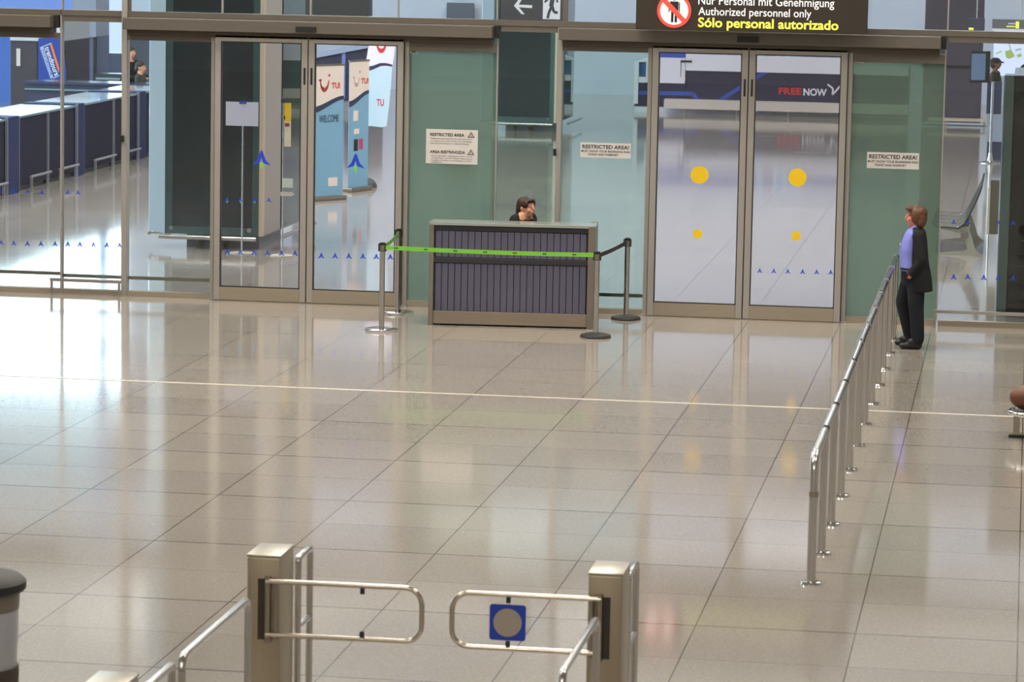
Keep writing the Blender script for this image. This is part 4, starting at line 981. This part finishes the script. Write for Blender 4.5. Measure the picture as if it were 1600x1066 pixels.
def KT(body, px0, px1, py0, py1, m, bold):
    a_ = at(px0, py1, YK); b_ = at(px1, py0, YK); text(None, 'lettering', body, a_.x - ox, b_.x - ox, at(px0, py1, YK).z, at(px0, py0, YK).z, .028, m, t, bold)
KT('FREE', 1216.5, 1252.5, 137, 147.5, TRED, 0.03); KT('NOW', 1255, 1292, 138, 149.5, KW, 0.03)
f = MB(); st(f, [(1293, 132), (1301.5, 138.5), (1300.5, 148.5), (1314.5, 132.5)], 2.6, .028); f.obj('emblem', KW, t)

# ------------------------------------------------------------------ right background
WOODW = mat('dark_wood_wall', sr(72, 66, 82), 0.55, noise=0.2, nscale=3, stretch=(6, 6, .5))
f = MB(); slab(f, 1440, 1540, -40, 190, 77, 0.4); slab(f, 1440, 1541, 198, 208, 77, 0.4); struct(f.obj('wall_wood', WOODW), 'dark wood-panelled wall seen through the right edge pane', 'wall')
f = MB(); slab(f, 1440, 1515, 103, 105, 76.97, 0.03); trim('thin dark joint line on the wood wall', f, BLACK)
t = thing('wall_bench', 'pale ledge bench along the dark wood wall', 'bench', (at(1480, 190, 76.4).x, 76.4, 0)); ox = t.location.x
a = at(1450, 191, 76.4); b = at(1541, 187.5, 76.4)
f = MB(); f.box(a.x - ox, b.x - ox, 0, 0.5, b.z - .05, b.z); f.obj('seat', mat('cream_ledge2', sr(200, 188, 170), 0.4), t)
for px in (1478, 1538):
    q = at(px, 190, 76.4).x - ox; f = MB(); f.box(q - .02, q + .02, 0.02, 0.06, 0, b.z - .05); f.obj('leg', STEEL_D, t)
YI = 66.6
t = thing('information_totem', 'navy and pale grey totem behind the monitor stand', 'totem', (at(1541, 250, YI).x, YI, 0)); ox = t.location.x
def ib(mb, px0, px1, py0, py1, y0, y1, Y):
    a = at(px0, py1, Y); b = at(px1, py0, Y); return mb.box(a.x - ox, b.x - ox, y0, y1, max(0, a.z), b.z)
f = MB(); ib(f, 1541, 1566, 128, 178, 0, .1, YI); f.obj('upper_panel', NAVY, t)
f = MB(); ib(f, 1541, 1566, 178, 222, 0, .1, YI); f.obj('middle_panel', mat('pale_blue_grey', sr(140, 150, 170), 0.6), t)
f = MB(); ib(f, 1541, 1566, 222, 260, 0, .1, YI); f.obj('lower_panel', NAVY, t)
YM = 65.6
t = thing('monitor_stand', 'flat screen on a tall steel pole at right, facing left', 'monitor', (at(1547, 250, YM).x, YM, 0)); ox = t.location.x
zt = at(1548, 128, YM).z
f = MB(); f.tube([(0, 0, 0.15), (0, 0, zt)], 0.028, 12); f.obj('pole', STEEL, t, True)
f = MB(); f.lathe([(0.20, 0), (0.20, .015), (.06, .05), (.035, .2)], seg=24); f.obj('foot', STEEL, t, True)
f = MB(); f.prism([(at(1517, 100, YM).x - ox, -0.1), (at(1541, 100, YM).x - ox, 0.02), (at(1547, 100, YM).x - ox, 0.10), (at(1519, 100, YM).x - ox, -0.02)], 'z', zt - .02, at(1530, 80, YM).z); f.obj('screen_housing', BLACK, t)
xa, xb = at(1518, 100, YM).x - ox, at(1540, 100, YM).x - ox
f = MB(); z0, z1 = zt + .03, at(1530, 82, YM).z - .02
vs = [f.bm.verts.new(v) for v in ((xa, -0.104, z0), (xb, 0.008, z0), (xb, 0.008, z1), (xa, -0.104, z1), (xa, -0.100, z0), (xb, 0.012, z0), (xb, 0.012, z1), (xa, -0.100, z1))]
f.bm.faces.new(vs[:4]); f.bm.faces.new(vs[7:3:-1])
for k in range(4): f.bm.faces.new((vs[k], vs[4 + k], vs[4 + (k + 1) % 4], vs[(k + 1) % 4]))
f.obj('screen', mat('dim_screen', sr(90, 110, 136), 0.15, emit=sr(80, 110, 150), es=0.25), t)
YMAP = 80
t = thing('map_lightbox', 'glowing white map panel with green patches near the top right', 'light box', (at(1551, 118, YMAP).x, YMAP, 0)); ox = t.location.x
f = MB(); ib(f, 1551, 1620, 40, 118, 0, .12, YMAP); bd = f.obj('panel', mat('lightbox_white', sr(214, 222, 248), 0.5, emit=sr(205, 215, 245), es=0.75), t)
f = MB()
for p in (((1570, 80), (1580, 77), (1586, 88), (1577, 92), (1572, 90)),): f.prism([(at(x, y, YMAP).x - ox, at(x, y, YMAP).z) for x, y in p], 'y', -0.006, -0.001)
f.obj('green_block', mat('map_green', sr(190, 208, 120), 0.6, emit=sr(180, 200, 120), es=0.3), bd)
f = MB(); f.prism([(at(x, y, YMAP).x - ox, at(x, y, YMAP).z) for x, y in ((1588, 86), (1595, 83), (1597, 88), (1590, 90))], 'y', -0.006, -0.001); f.obj('green_block', _m['map_green'], bd)
f = MB(); f.prism([(at(x, y, YMAP).x - ox, at(x, y, YMAP).z) for x, y in ((1555, 83), (1565, 79), (1566, 81), (1556, 85))], 'y', -0.006, -0.001); f.obj('green_block', _m['map_green'], bd)
f = MB(); f.prism([(at(x, y, YMAP).x - ox, at(x, y, YMAP).z) for x, y in ((1575, 66), (1577, 66), (1580, 77), (1578, 77))], 'y', -0.006, -0.001); f.prism([(at(x, y, YMAP).x - ox, at(x, y, YMAP).z) for x, y in ((1586, 77), (1596, 75), (1596, 78), (1586, 80))], 'y', -0.006, -0.001)
f.obj('grey_roads', mat('map_grey', sr(190, 196, 206), 0.6, emit=sr(180, 186, 200), es=0.3), bd)
def csign(label, px0, px1, py0, py1, Y, cols):
    global ox
    t = thing('overhead_sign', label, 'sign', (at(px0, py1, Y).x, Y, at(px0, py1, Y).z)); ox = t.location.x; oz = t.location.z
    b = at(px1, py0, Y)
    f = MB(); f.box(0, b.x - ox, 0, 0.15, 0, b.z - oz); f.obj('panel', cols[0], t)
    for (u0, u1, v0, v1, m) in cols[1]:
        W1, H1 = b.x - ox, b.z - oz
        f = MB(); f.box(W1 * u0, W1 * u1, -0.006, 0, H1 * v0, H1 * v1); f.obj('print', m, t)
    f = MB(); f.tube([((b.x - ox) / 2, .07, b.z - oz), ((b.x - ox) / 2, .07, 12 - oz)], 0.012, 6); f.obj('rod', STEEL_D, t)
csign('small dark hanging box sign with yellow foot above the right pane', 1513, 1539, 29, 47, 70, (mat('sign_grey', sr(66, 66, 84), 0.4), [(.02, .32, .02, .2, LY)]))
csign('grey hanging sign with yellow print at the top right corner', 1550, 1640, 32, 48, 72, (mat('sign_lightgrey', sr(104, 106, 108), 0.4), [(0, 1, 0, .2, KW), (.25, .4, .35, .45, LY), (.28, .4, .6, .7, KW), (.41, .47, .25, .85, LY)]))

# glass-edged dark lift shaft close behind the right pane
t = thing('glass_kiosk', 'dark glass-clad enclosure behind the right edge pane', 'enclosure', (at(1557, 480, 40.4).x, 40.4, 0)); ox = t.location.x
x2 = at(1578.5, 300, 40.4).x - ox; hz = at(1580, 118, 40.4).z
f = MB(); f.box(0, x2, 0, 0.5, 0, hz); f.obj('green_side', glass('pier_glass', (0.3, 0.4, 0.36, 1), milk=0.5, milkcol=sr(120, 138, 130), refl=2.0), t)
f = MB(); f.box(-0.012, 0.0, -0.005, 0.04, 0, hz); f.obj('edge_strip', mat('pale_blue_edge', sr(150, 170, 210), 0.3), t)
f = MB(); f.box(x2, x2 + 2.4, 0.02, 2.2, 0, hz, bev=0.01); f.obj('dark_face', mat('near_black_glass', sr(26, 30, 28), 0.06), t)

# ------------------------------------------------------------------ seats behind the right pane
SM = mat('seat_mesh_grey', sr(62, 62, 54), 0.5, 0.0); SF = mat('seat_frame_cream', sr(186, 184, 172), 0.4, 0.2)
YSB = 47.4
def sp(px, py): q = at(px, py, YSB); return (q.x, q.z)
ox0 = sp(1520, 400)[0]
t = thing('waiting_seats', 'row of grey metal waiting seats with cream leg at the right', 'seats', (ox0, YSB, 0))
prof = [sp(1456, 350), sp(1463, 356), sp(1480, 356), sp(1497, 358), sp(1506, 352), sp(1514, 338), (sp(1524, 318)), sp(1531, 302), sp(1534, 292)]
prof = [(x - ox0, z) for x, z in prof]
def shell(y0, y1):
    th = 0.012; up = [(x, z + th) for x, z in prof]
    m_ = MB(); m_.prism(up + prof[::-1], 'y', y0 + 0.02, y1 - 0.02); return m_
for k in range(4):
    y0 = 0.05 + k * 0.62; y1 = y0 + 0.58
    s_ = shell(y0, y1).obj('seat', SM, t)
    f = MB(); f.tube([(x, y0, z + 0.006) for x, z in prof], 0.013, 8); f.tube([(x, y1, z + 0.006) for x, z in prof], 0.013, 8); f.obj('seat_rim', BLACK, s_, True)
for k in (0, 3.45):
    y0 = 0.10 + k * 0.62
    f = MB(); a = [sp(1488, 359), sp(1513, 372), sp(1519, 397), sp(1531, 400)]
    P_ = lambda L_: [(x - ox0, z) for x, z in L_]
    f.prism(P_([sp(1470, 358), sp(1512, 355), sp(1518, 372), sp(1524, 392), sp(1533, 399), sp(1533, 403), sp(1450, 403), sp(1450, 398), sp(1505, 394), sp(1511, 391), sp(1508, 377), sp(1497, 366)]), 'y', y0, y0 + 0.05); f.obj('leg', SF, t)
f = MB(); f.box(sp(1500, 372)[0] - ox0, sp(1512, 372)[0] - ox0, 0.05, 2.5, sp(1500, 372)[1], sp(1500, 362)[1], bev=.01); f.obj('beam', STEEL_D, t)
t = thing('display_board', 'olive panel with cream edge on a chrome leg beside the seats', 'panel', (at(1543, 405, 46.9).x, 46.9, 0)); ox = t.location.x
f = MB(); ib(f, 1545, 1562, 282, 366, 0, 0.04, 46.9); f.obj('board', mat('olive_board', sr(92, 90, 74), 0.6), t)
f = MB(); ib(f, 1541.5, 1546, 292, 366, -0.01, 0.05, 46.9); f.obj('edge', mat('cream_edge', sr(206, 196, 160), 0.5), t)
f = MB(); f.tube([(0, 0.02, 0), (0, 0.02, at(1543, 366, 46.9).z)], 0.018, 12); f.obj('leg', CHROME, t, True)

# ------------------------------------------------------------------ people
SKIN = mat('skin', sr(206, 150, 124), 0.5); SKINR = mat('skin_ruddy', sr(200, 128, 110), 0.5)
LIP = mat('lips', sr(160, 74, 70), 0.5); EYEW = mat('eye_white', sr(190, 180, 172), 0.4); IRIS = mat('iris_dark', sr(44, 32, 24), 0.2)
def hand(mb, wr, d, up, s=1.0, curl=0.35):
    """palm, four unequal bent fingers, side thumb. wr wrist, d pointing direction, up = thumb side"""
    wr = Vector(wr); d = Vector(d).normalized(); up = Vector(up); up = (up - up.dot(d) * d).normalized(); n = d.cross(up)
    for k in (-0.022, -0.007, 0.008, 0.022): mb.cap(wr, 0.014 * s, wr + d * 0.075 * s + up * k * s, 0.011 * s, 8)
    for k, L in ((0.024, .062), (0.008, .072), (-0.008, .066), (-0.023, .052)):
        a = wr + d * 0.08 * s + up * k * s; b = a + (d * cos(curl) + n * sin(curl)) * L * .55 * s; c = b + (d * cos(curl * 2.4) + n * sin(curl * 2.4)) * L * .5 * s
        mb.cap(a, .0085 * s, b, .008 * s, 8); mb.cap(b, .008 * s, c, .0065 * s, 8)
    a = wr + d * .02 * s + up * .02 * s; b = a + (d * .6 + up * .8).normalized() * .04 * s; c = b + (d * .9 + up * .3 + n * .3).normalized() * .03 * s
    mb.cap(a, .011 * s, b, .009 * s, 8); mb.cap(b, .009 * s, c, .0075 * s, 8)
def human(label, loc, rz, J, vox=0.011, group=None):
    """figure facing local -X. J: joints and materials"""
    t = thing('person', label, 'person', loc, rz, group)
    z = J['head']; hx = J.get('hx', 0.0); hy = J.get('hy', 0)
    sk = J.get('skin', SKIN)
    m = MB()
    m.ell((hx + .005, hy, z + .015), (.098, .078, .105)); m.ell((hx - .035, hy, z - .045), (.062, .058, .075)); m.ell((hx - .05, hy, z - .09), (.035, .032, .028))
    m.cap((hx - .098, hy, z + .02), .010, (hx - .118, hy, z - .022), .013, 10)
    for s_ in (-1, 1):
        m.ell((hx + .01, hy + s_ * .078, z - .005), (.018, .010, .03)); m.ell((hx - .078, hy + s_ * .034, z + .032), (.018, .024, .010)); m.ell((hx - .065, hy + s_ * .04, z - .03), (.03, .022, .028))
    m.ell((hx - .096, hy, z - .052), (.012, .025, .010))
    nb = J['neck']; m.cap((hx + .02, hy, z - .06), .052, nb, .056)
    T_ = J['torso']; m.loft([(a, b, c, d * .86, e * .86) for a, b, c, d, e in T_])
    for A_ in J['arms']:
        m.cap(A_[0], .044, A_[1], .036); m.cap(A_[1], .036, A_[2], .026); d_ = Vector(A_[2]) - Vector(A_[1]); hand(m, A_[2], A_[4] if len(A_) > 4 else d_, A_[3], J.get('hs', 1.0))
    for L_ in J['legs']:
        m.cap(L_[0], .075, L_[1], .052); m.cap(L_[1], .052, L_[2], .038); m.cap(L_[2], .034, (L_[2][0] - .11, L_[2][1], L_[2][2] - .055), .022)
    m.blob('body', sk, t, vox, 2)
    for s_ in (-1, 1):
        f = MB(); f.ell((hx - .086, hy + s_ * .033, z + .016), (.011, .012, .006), 12); e = f.obj('eye', EYEW, t, True)
        f = MB(); f.ell((hx - .096, hy + s_ * .033, z + .016), (.0035, .007, .006), 10); f.obj('iris', IRIS, e, True)
        f = MB(); f.cap((hx - .092, hy + s_ * .018, z + .040), .004, (hx - .082, hy + s_ * .052, z + .042), .003, 8); f.obj('eyebrow', J['hair_m'], t, True)
    f = MB(); f.ell((hx - .104, hy, z - .052), (.007, .022, .007), 12); f.obj('mouth', LIP, t, True)
    f = MB()
    for c, r in J['hair']: f.ell((hx + c[0], hy + c[1], z + c[2]), r)
    f.blob('hair', J['hair_m'], t, .008, 3)
    for nm, mm, parts in J['clothes']:
        f = MB()
        for p in parts:
            if p[0] == 'L': f.loft(p[1])
            elif p[0] == 'C': f.cap(*p[1:])
            elif p[0] == 'E': f.ell(p[1], p[2])
            elif p[0] == 'B': f.box(*p[1:])
        if nm in ('tie', 'badge', 'belt', 'collar', 'lapel', 'cuff'): f.obj(nm, mm, t, True)
        else: f.blob(nm, mm, t, vox, 4)
    return t
BLK = mat('black_cloth', sr(15, 16, 19), 0.85, noise=0.2, nscale=30); NVY = mat('navy_trousers', sr(16, 19, 29), 0.85, noise=0.2, nscale=30)
SHIRT = mat('periwinkle_shirt', sr(128, 134, 214), 0.8, noise=0.1, nscale=12); SHOE = mat('black_shoe', sr(18, 17, 18), 0.4)
AUB = mat('auburn_hair', sr(92, 56, 34), 0.5, noise=0.45, nscale=22, stretch=(1, 1, .25)); BRN = mat('brown_hair', sr(58, 38, 28), 0.5, noise=0.4, nscale=22, stretch=(1, 1, .25)); DHR = mat('dark_hair', sr(50, 42, 40), 0.6, noise=0.3, nscale=20)
# standing woman at the railing
shirt = [(-.03, 0, 1.325, .055, .075), (-.03, 0, 1.28, .085, .15), (-.045, 0, 1.20, .105, .165), (-.055, 0, 1.10, .118, .165), (-.055, 0, 1.0, .112, .155), (-.05, 0, .90, .108, .16), (-.045, 0, .86, .11, .165)]
jack = [(.02, 0, 1.335, .06, .08), (.025, 0, 1.30, .085, .165), (.03, 0, 1.20, .10, .195), (.035, 0, 1.08, .105, .20), (.045, 0, .95, .112, .20), (.06, 0, .80, .13, .215), (.075, 0, .64, .135, .22)]
J = dict(head=1.462, hx=0.0, neck=(.0, 0, 1.29), torso=[(a, b, c, d * .9, e * .9) for a, b, c, d, e in shirt], skin=SKINR, hair_m=AUB,
    hs=.78,
    arms=[((.03, -.17, 1.25), (.085, -.225, 1.0), (-.02, -.20, .87), (-1, 0, .5), (-.35, .25, -.9)), ((.03, .17, 1.25), (.06, .23, 1.0), (-.06, .2, .88), (-1, 0, .5), (-.4, -.2, -.85))],
    legs=[((.03, -.085, .85), (.03, -.09, .47), (.06, -.095, .09)), ((-.02, .085, .85), (-.11, .11, .50), (-.03, .17, .09))],
    hair=[((.015, 0, .032), (.108, .092, .088)), ((.045, 0, -.02), (.078, .096, .09)), ((.05, .05, -.06), (.06, .05, .065)), ((.05, -.05, -.06), (.06, .05, .065)), ((-.07, 0, .085), (.055, .075, .03)), ((.0, -.075, -.0), (.055, .028, .08)), ((.0, .075, -.0), (.055, .028, .08))],
    clothes=[('shirt', SHIRT, [('L', shirt)]),
             ('collar', SHIRT, [('C', (-.02, -.055, 1.345), .016, (-.085, -.03, 1.285), .012), ('C', (-.02, .055, 1.345), .016, (-.085, .03, 1.285), .012), ('C', (-.02, -.055, 1.345), .016, (.03, -.045, 1.36), .016)]),
             ('tie', mat('violet_scarf', sr(48, 40, 130), 0.7), [('C', (-.095, 0, 1.28), .016, (-.135, 0, 1.21), .020), ('C', (-.135, 0, 1.21), .018, (-.15, 0, 1.17), .006)]),
             ('badge', WHITE, [('B', -.168, -.155, -.085, -.045, 1.135, 1.165)]),
             ('jacket', BLK, [('L', jack), ('C', (.03, -.17, 1.265), .066, (.088, -.225, 1.0), .060), ('C', (.088, -.225, 1.0), .058, (-.015, -.205, .86), .050), ('C', (.03, .17, 1.265), .066, (.065, .23, 1.0), .06), ('C', (.065, .23, 1.0), .055, (-.07, .2, .885), .048),
                              ('C', (-.05, .15, 1.2), .03, (-.13, .16, 1.0), .025), ('C', (-.13, .16, 1.0), .025, (-.09, .18, .70), .025)]),
             ('belt', BLACK, [('L', [(-.046, 0, .878, .114, .169), (-.046, 0, .90, .114, .166)])]),
             ('trousers', NVY, [('L', [(-.035, 0, .885, .112, .165), (-.02, 0, .78, .13, .175), (-.01, 0, .70, .12, .165)]), ('C', (.02, -.085, .76), .105, (.035, -.09, .47), .088), ('C', (.035, -.09, .47), .086, (.065, -.095, .11), .072), ('C', (-.04, .085, .76), .105, (-.12, .11, .50), .085), ('C', (-.12, .11, .50), .083, (-.035, .17, .12), .066)]),
             ('shoe', SHOE, [('C', (.075, -.095, .040), .042, (-.105, -.10, .036), .036), ('E', (.03, -.095, .07), (.09, .046, .06))]), ('shoe', SHOE, [('C', (-.01, .175, .040), .042, (-.165, .18, .035), .036), ('E', (-.06, .172, .07), (.09, .046, .06))])])
wx = fl(1424.5, 545)
human('person standing at the railing in black jacket, periwinkle shirt and auburn bob', (wx.x + .0, wx.y + .06, 0), 0, J, .009)
# seated attendant behind the counter
hd = at(820.5, 327, 38.45)
tor = [(.01, 0, 1.245, .05, .065), (.01, 0, 1.215, .075, .13), (.02, 0, 1.15, .09, .17), (.02, 0, 1.04, .10, .175), (.02, 0, .85, .11, .17), (.03, 0, .70, .12, .16), (.03, 0, .55, .14, .18)]
J = dict(head=hd.z + .02, hx=-.015, neck=(.015, 0, 1.14), torso=tor, hair_m=BRN,
    arms=[((.03, -.16, 1.14), (.02, -.21, .80), (-.2, -.16, .80), (0, 0, 1)), ((.03, .16, 1.14), (.02, .21, .80), (-.2, .16, .80), (0, 0, 1))],
    legs=[((.0, -.09, .52), (-.4, -.1, .53), (-.38, -.1, .09)), ((.0, .09, .52), (-.4, .1, .53), (-.38, .1, .09))],
    hair=[((.02, 0, .045), (.105, .092, .088)), ((.055, 0, .0), (.075, .088, .09)), ((-.055, 0, .085), (.05, .07, .028)), ((-.03, .07, .045), (.05, .022, .05)), ((-.03, -.07, .045), (.05, .022, .05)), ((.10, 0, -.06), (.045, .05, .08)), ((.10, .0, -.12), (.03, .03, .06))],
    clothes=[('jacket', BLK, [('L', [(a, b, c, d * 1.12, e * 1.1) for a, b, c, d, e in tor[2:]]), ('C', (.06, -.05, 1.20), .035, (.03, -.15, 1.17), .05), ('C', (.06, .05, 1.20), .035, (.03, .15, 1.17), .05), ('C', (.0, -.07, 1.20), .018, (-.08, -.02, 1.10), .018), ('C', (.0, .07, 1.20), .018, (-.08, .02, 1.10), .018), ('C', (.03, -.16, 1.155), .062, (.02, -.21, .78), .055), ('C', (.02, -.21, .78), .052, (-.16, -.17, .80), .042), ('C', (.03, .16, 1.155), .062, (.02, .21, .78), .055), ('C', (.02, .21, .78), .052, (-.16, .17, .80), .042)]),
             ('trousers', NVY, [('L', [(.03, 0, .58, .15, .19), (.02, 0, .46, .15, .19)]), ('C', (.0, -.09, .53), .09, (-.4, -.1, .53), .075), ('C', (-.4, -.1, .53), .072, (-.38, -.1, .12), .055), ('C', (.0, .09, .53), .09, (-.4, .1, .53), .075), ('C', (-.4, .1, .53), .072, (-.38, .1, .12), .055)]),
             ('shoe', SHOE, [('C', (-.36, -.1, .040), .042, (-.52, -.1, .036), .036)]), ('shoe', SHOE, [('C', (-.36, .1, .040), .042, (-.52, .1, .036), .036)])])
human('person seated behind the counter in black jacket, brown hair tied back, looking right', (hd.x, 38.47, 0), radians(150), J, .009)
t = thing('office_chair', 'black office chair under the counter attendant', 'chair', (hd.x - .04, 38.49, 0))
f = MB(); f.box(-.24, .24, -.22, .22, .38, .445, bev=.02); f.obj('seat', BLK, t)
f = MB(); f.box(-.30, -.25, -.2, .2, .55, 1.0, bev=.015); f.obj('backrest', BLK, t)
f = MB(); f.tube([(-.27, 0, .4), (-.27, 0, .6)], .02, 10); f.tube([(0, 0, .06), (0, 0, .38)], .025, 12); f.obj('column', BLACK, t, True)
for k in range(5):
    an = k * 2 * pi / 5; f = MB(); f.tube([(0, 0, .09), (.26 * cos(an), .26 * sin(an), .06)], .018, 8); fo = f.obj('foot', BLACK, t, True)
    f = MB(); f.ell((.26 * cos(an), .26 * sin(an), .03), (.03, .03, .03), 10); f.obj('caster', RUBBER, fo, True)
# simple standing people far behind
def standing(label, loc, rz, Hh, top, bot, hairm, hair, armsR=None, extra=None, skin=SKIN):
    k = Hh / 1.75
    def S(v): return tuple(c * k for c in v)
    tor = [(.01, 0, 1.50, .05, .07), (.01, 0, 1.44, .08, .17), (.0, 0, 1.30, .115, .20), (.0, 0, 1.12, .115, .18), (.0, 0, .98, .12, .18), (.0, 0, .86, .12, .18)]
    tor = [tuple(c * k for c in r) for r in tor]
    arms = armsR or [((0, -.20, 1.41), (.03, -.25, 1.12), (-.04, -.25, .87), (-1, 0, 0)), ((0, .20, 1.41), (.03, .25, 1.12), (-.04, .25, .87), (-1, 0, 0))]
    arms = [(S(a[0]), S(a[1]), S(a[2]), a[3]) for a in arms]
    legs = [(S((0, -.09, .88)), S((-.01, -.1, .48)), S((.03, -.1, .08))), (S((0, .09, .88)), S((-.01, .1, .48)), S((.03, .1, .08)))]
    cl = [('jacket', top, [('L', [(a, b, c, d * 1.12, e * 1.1) for a, b, c, d, e in tor[1:]])] + [q for a in arms for q in (('C', a[0], .068 * k, a[1], .058 * k), ('C', a[1], .056 * k, a[2], .042 * k))]),
          ('trousers', bot, [('L', [(0, 0, .90 * k, .13 * k, .19 * k), (0, 0, .78 * k, .13 * k, .19 * k)])] + [q for l in legs for q in (('C', l[0], .10 * k, l[1], .078 * k), ('C', l[1], .076 * k, l[2], .062 * k))]),
          ] + [('shoe', SHOE, [('C', (l[2][0] + .03, l[2][1], .042), .044, (l[2][0] - .15, l[2][1], .036), .036)]) for l in legs]
    if extra: cl += extra
    return human(label, loc, rz, dict(head=Hh - .125, neck=(.01, 0, Hh - .27), torso=tor, arms=arms, legs=legs, hair=hair, hair_m=hairm, clothes=cl, skin=skin), .016)
short = [((.02, 0, .05), (.105, .09, .085)), ((.05, 0, .0), (.07, .082, .08))]
q = at(204, 100, 67)
f = MB(); slab(f, 197, 250, 27, 190, 81, 0.2); struct(f.obj('wall_partition', mat('slate_partition', sr(84, 90, 104), 0.6)), 'slate grey partition behind the far counter', 'wall')
q = at(204, 100, 67.4)
standing('person in dark suit with short hair bending over the far counter', (q.x, 67.4, 0), radians(165), 1.76, BLK, NVY, DHR, short,
    [((0, -.20, 1.41), (-.06, -.26, 1.13), (-.30, -.2, 1.14), (0, 0, 1)), ((0, .20, 1.41), (-.06, .26, 1.13), (-.36, .12, 1.12), (0, 0, 1))],
    [('cuff', WHITE, [('C', (-.31, .14, 1.15), .040, (-.335, .135, 1.15), .040)])])
q = at(222, 112, 66.6)
standing('person with dark hair tied back beside the suited figure at the far counter', (q.x, 66.5, 0), radians(175), 1.50, mat('olive_grey_coat', sr(60, 64, 62), .85), NVY, DHR, short + [((.09, 0, -.03), (.05, .05, .07))])
q = at(1556, 100, 72)
standing('person in olive top and dark cap in front of the glowing map', (q.x, 72, 0), radians(170), 1.78, mat('olive_top', sr(58, 56, 42), .9), NVY, DHR, [((.02, 0, .04), (.108, .094, .085)), ((.05, 0, -.03), (.07, .085, .08))], None,
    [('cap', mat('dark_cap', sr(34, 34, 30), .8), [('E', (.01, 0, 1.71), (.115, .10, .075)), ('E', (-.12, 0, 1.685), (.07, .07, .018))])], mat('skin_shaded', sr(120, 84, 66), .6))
q = at(1600, 112, 72)
standing('person in black with dark hood at the top right corner', (q.x + .02, 73, 0), radians(20), 1.60, BLK, NVY, BLK, [((.02, 0, .03), (.13, .12, .12)), ((.05, 0, -.05), (.11, .12, .1))])
#MORE
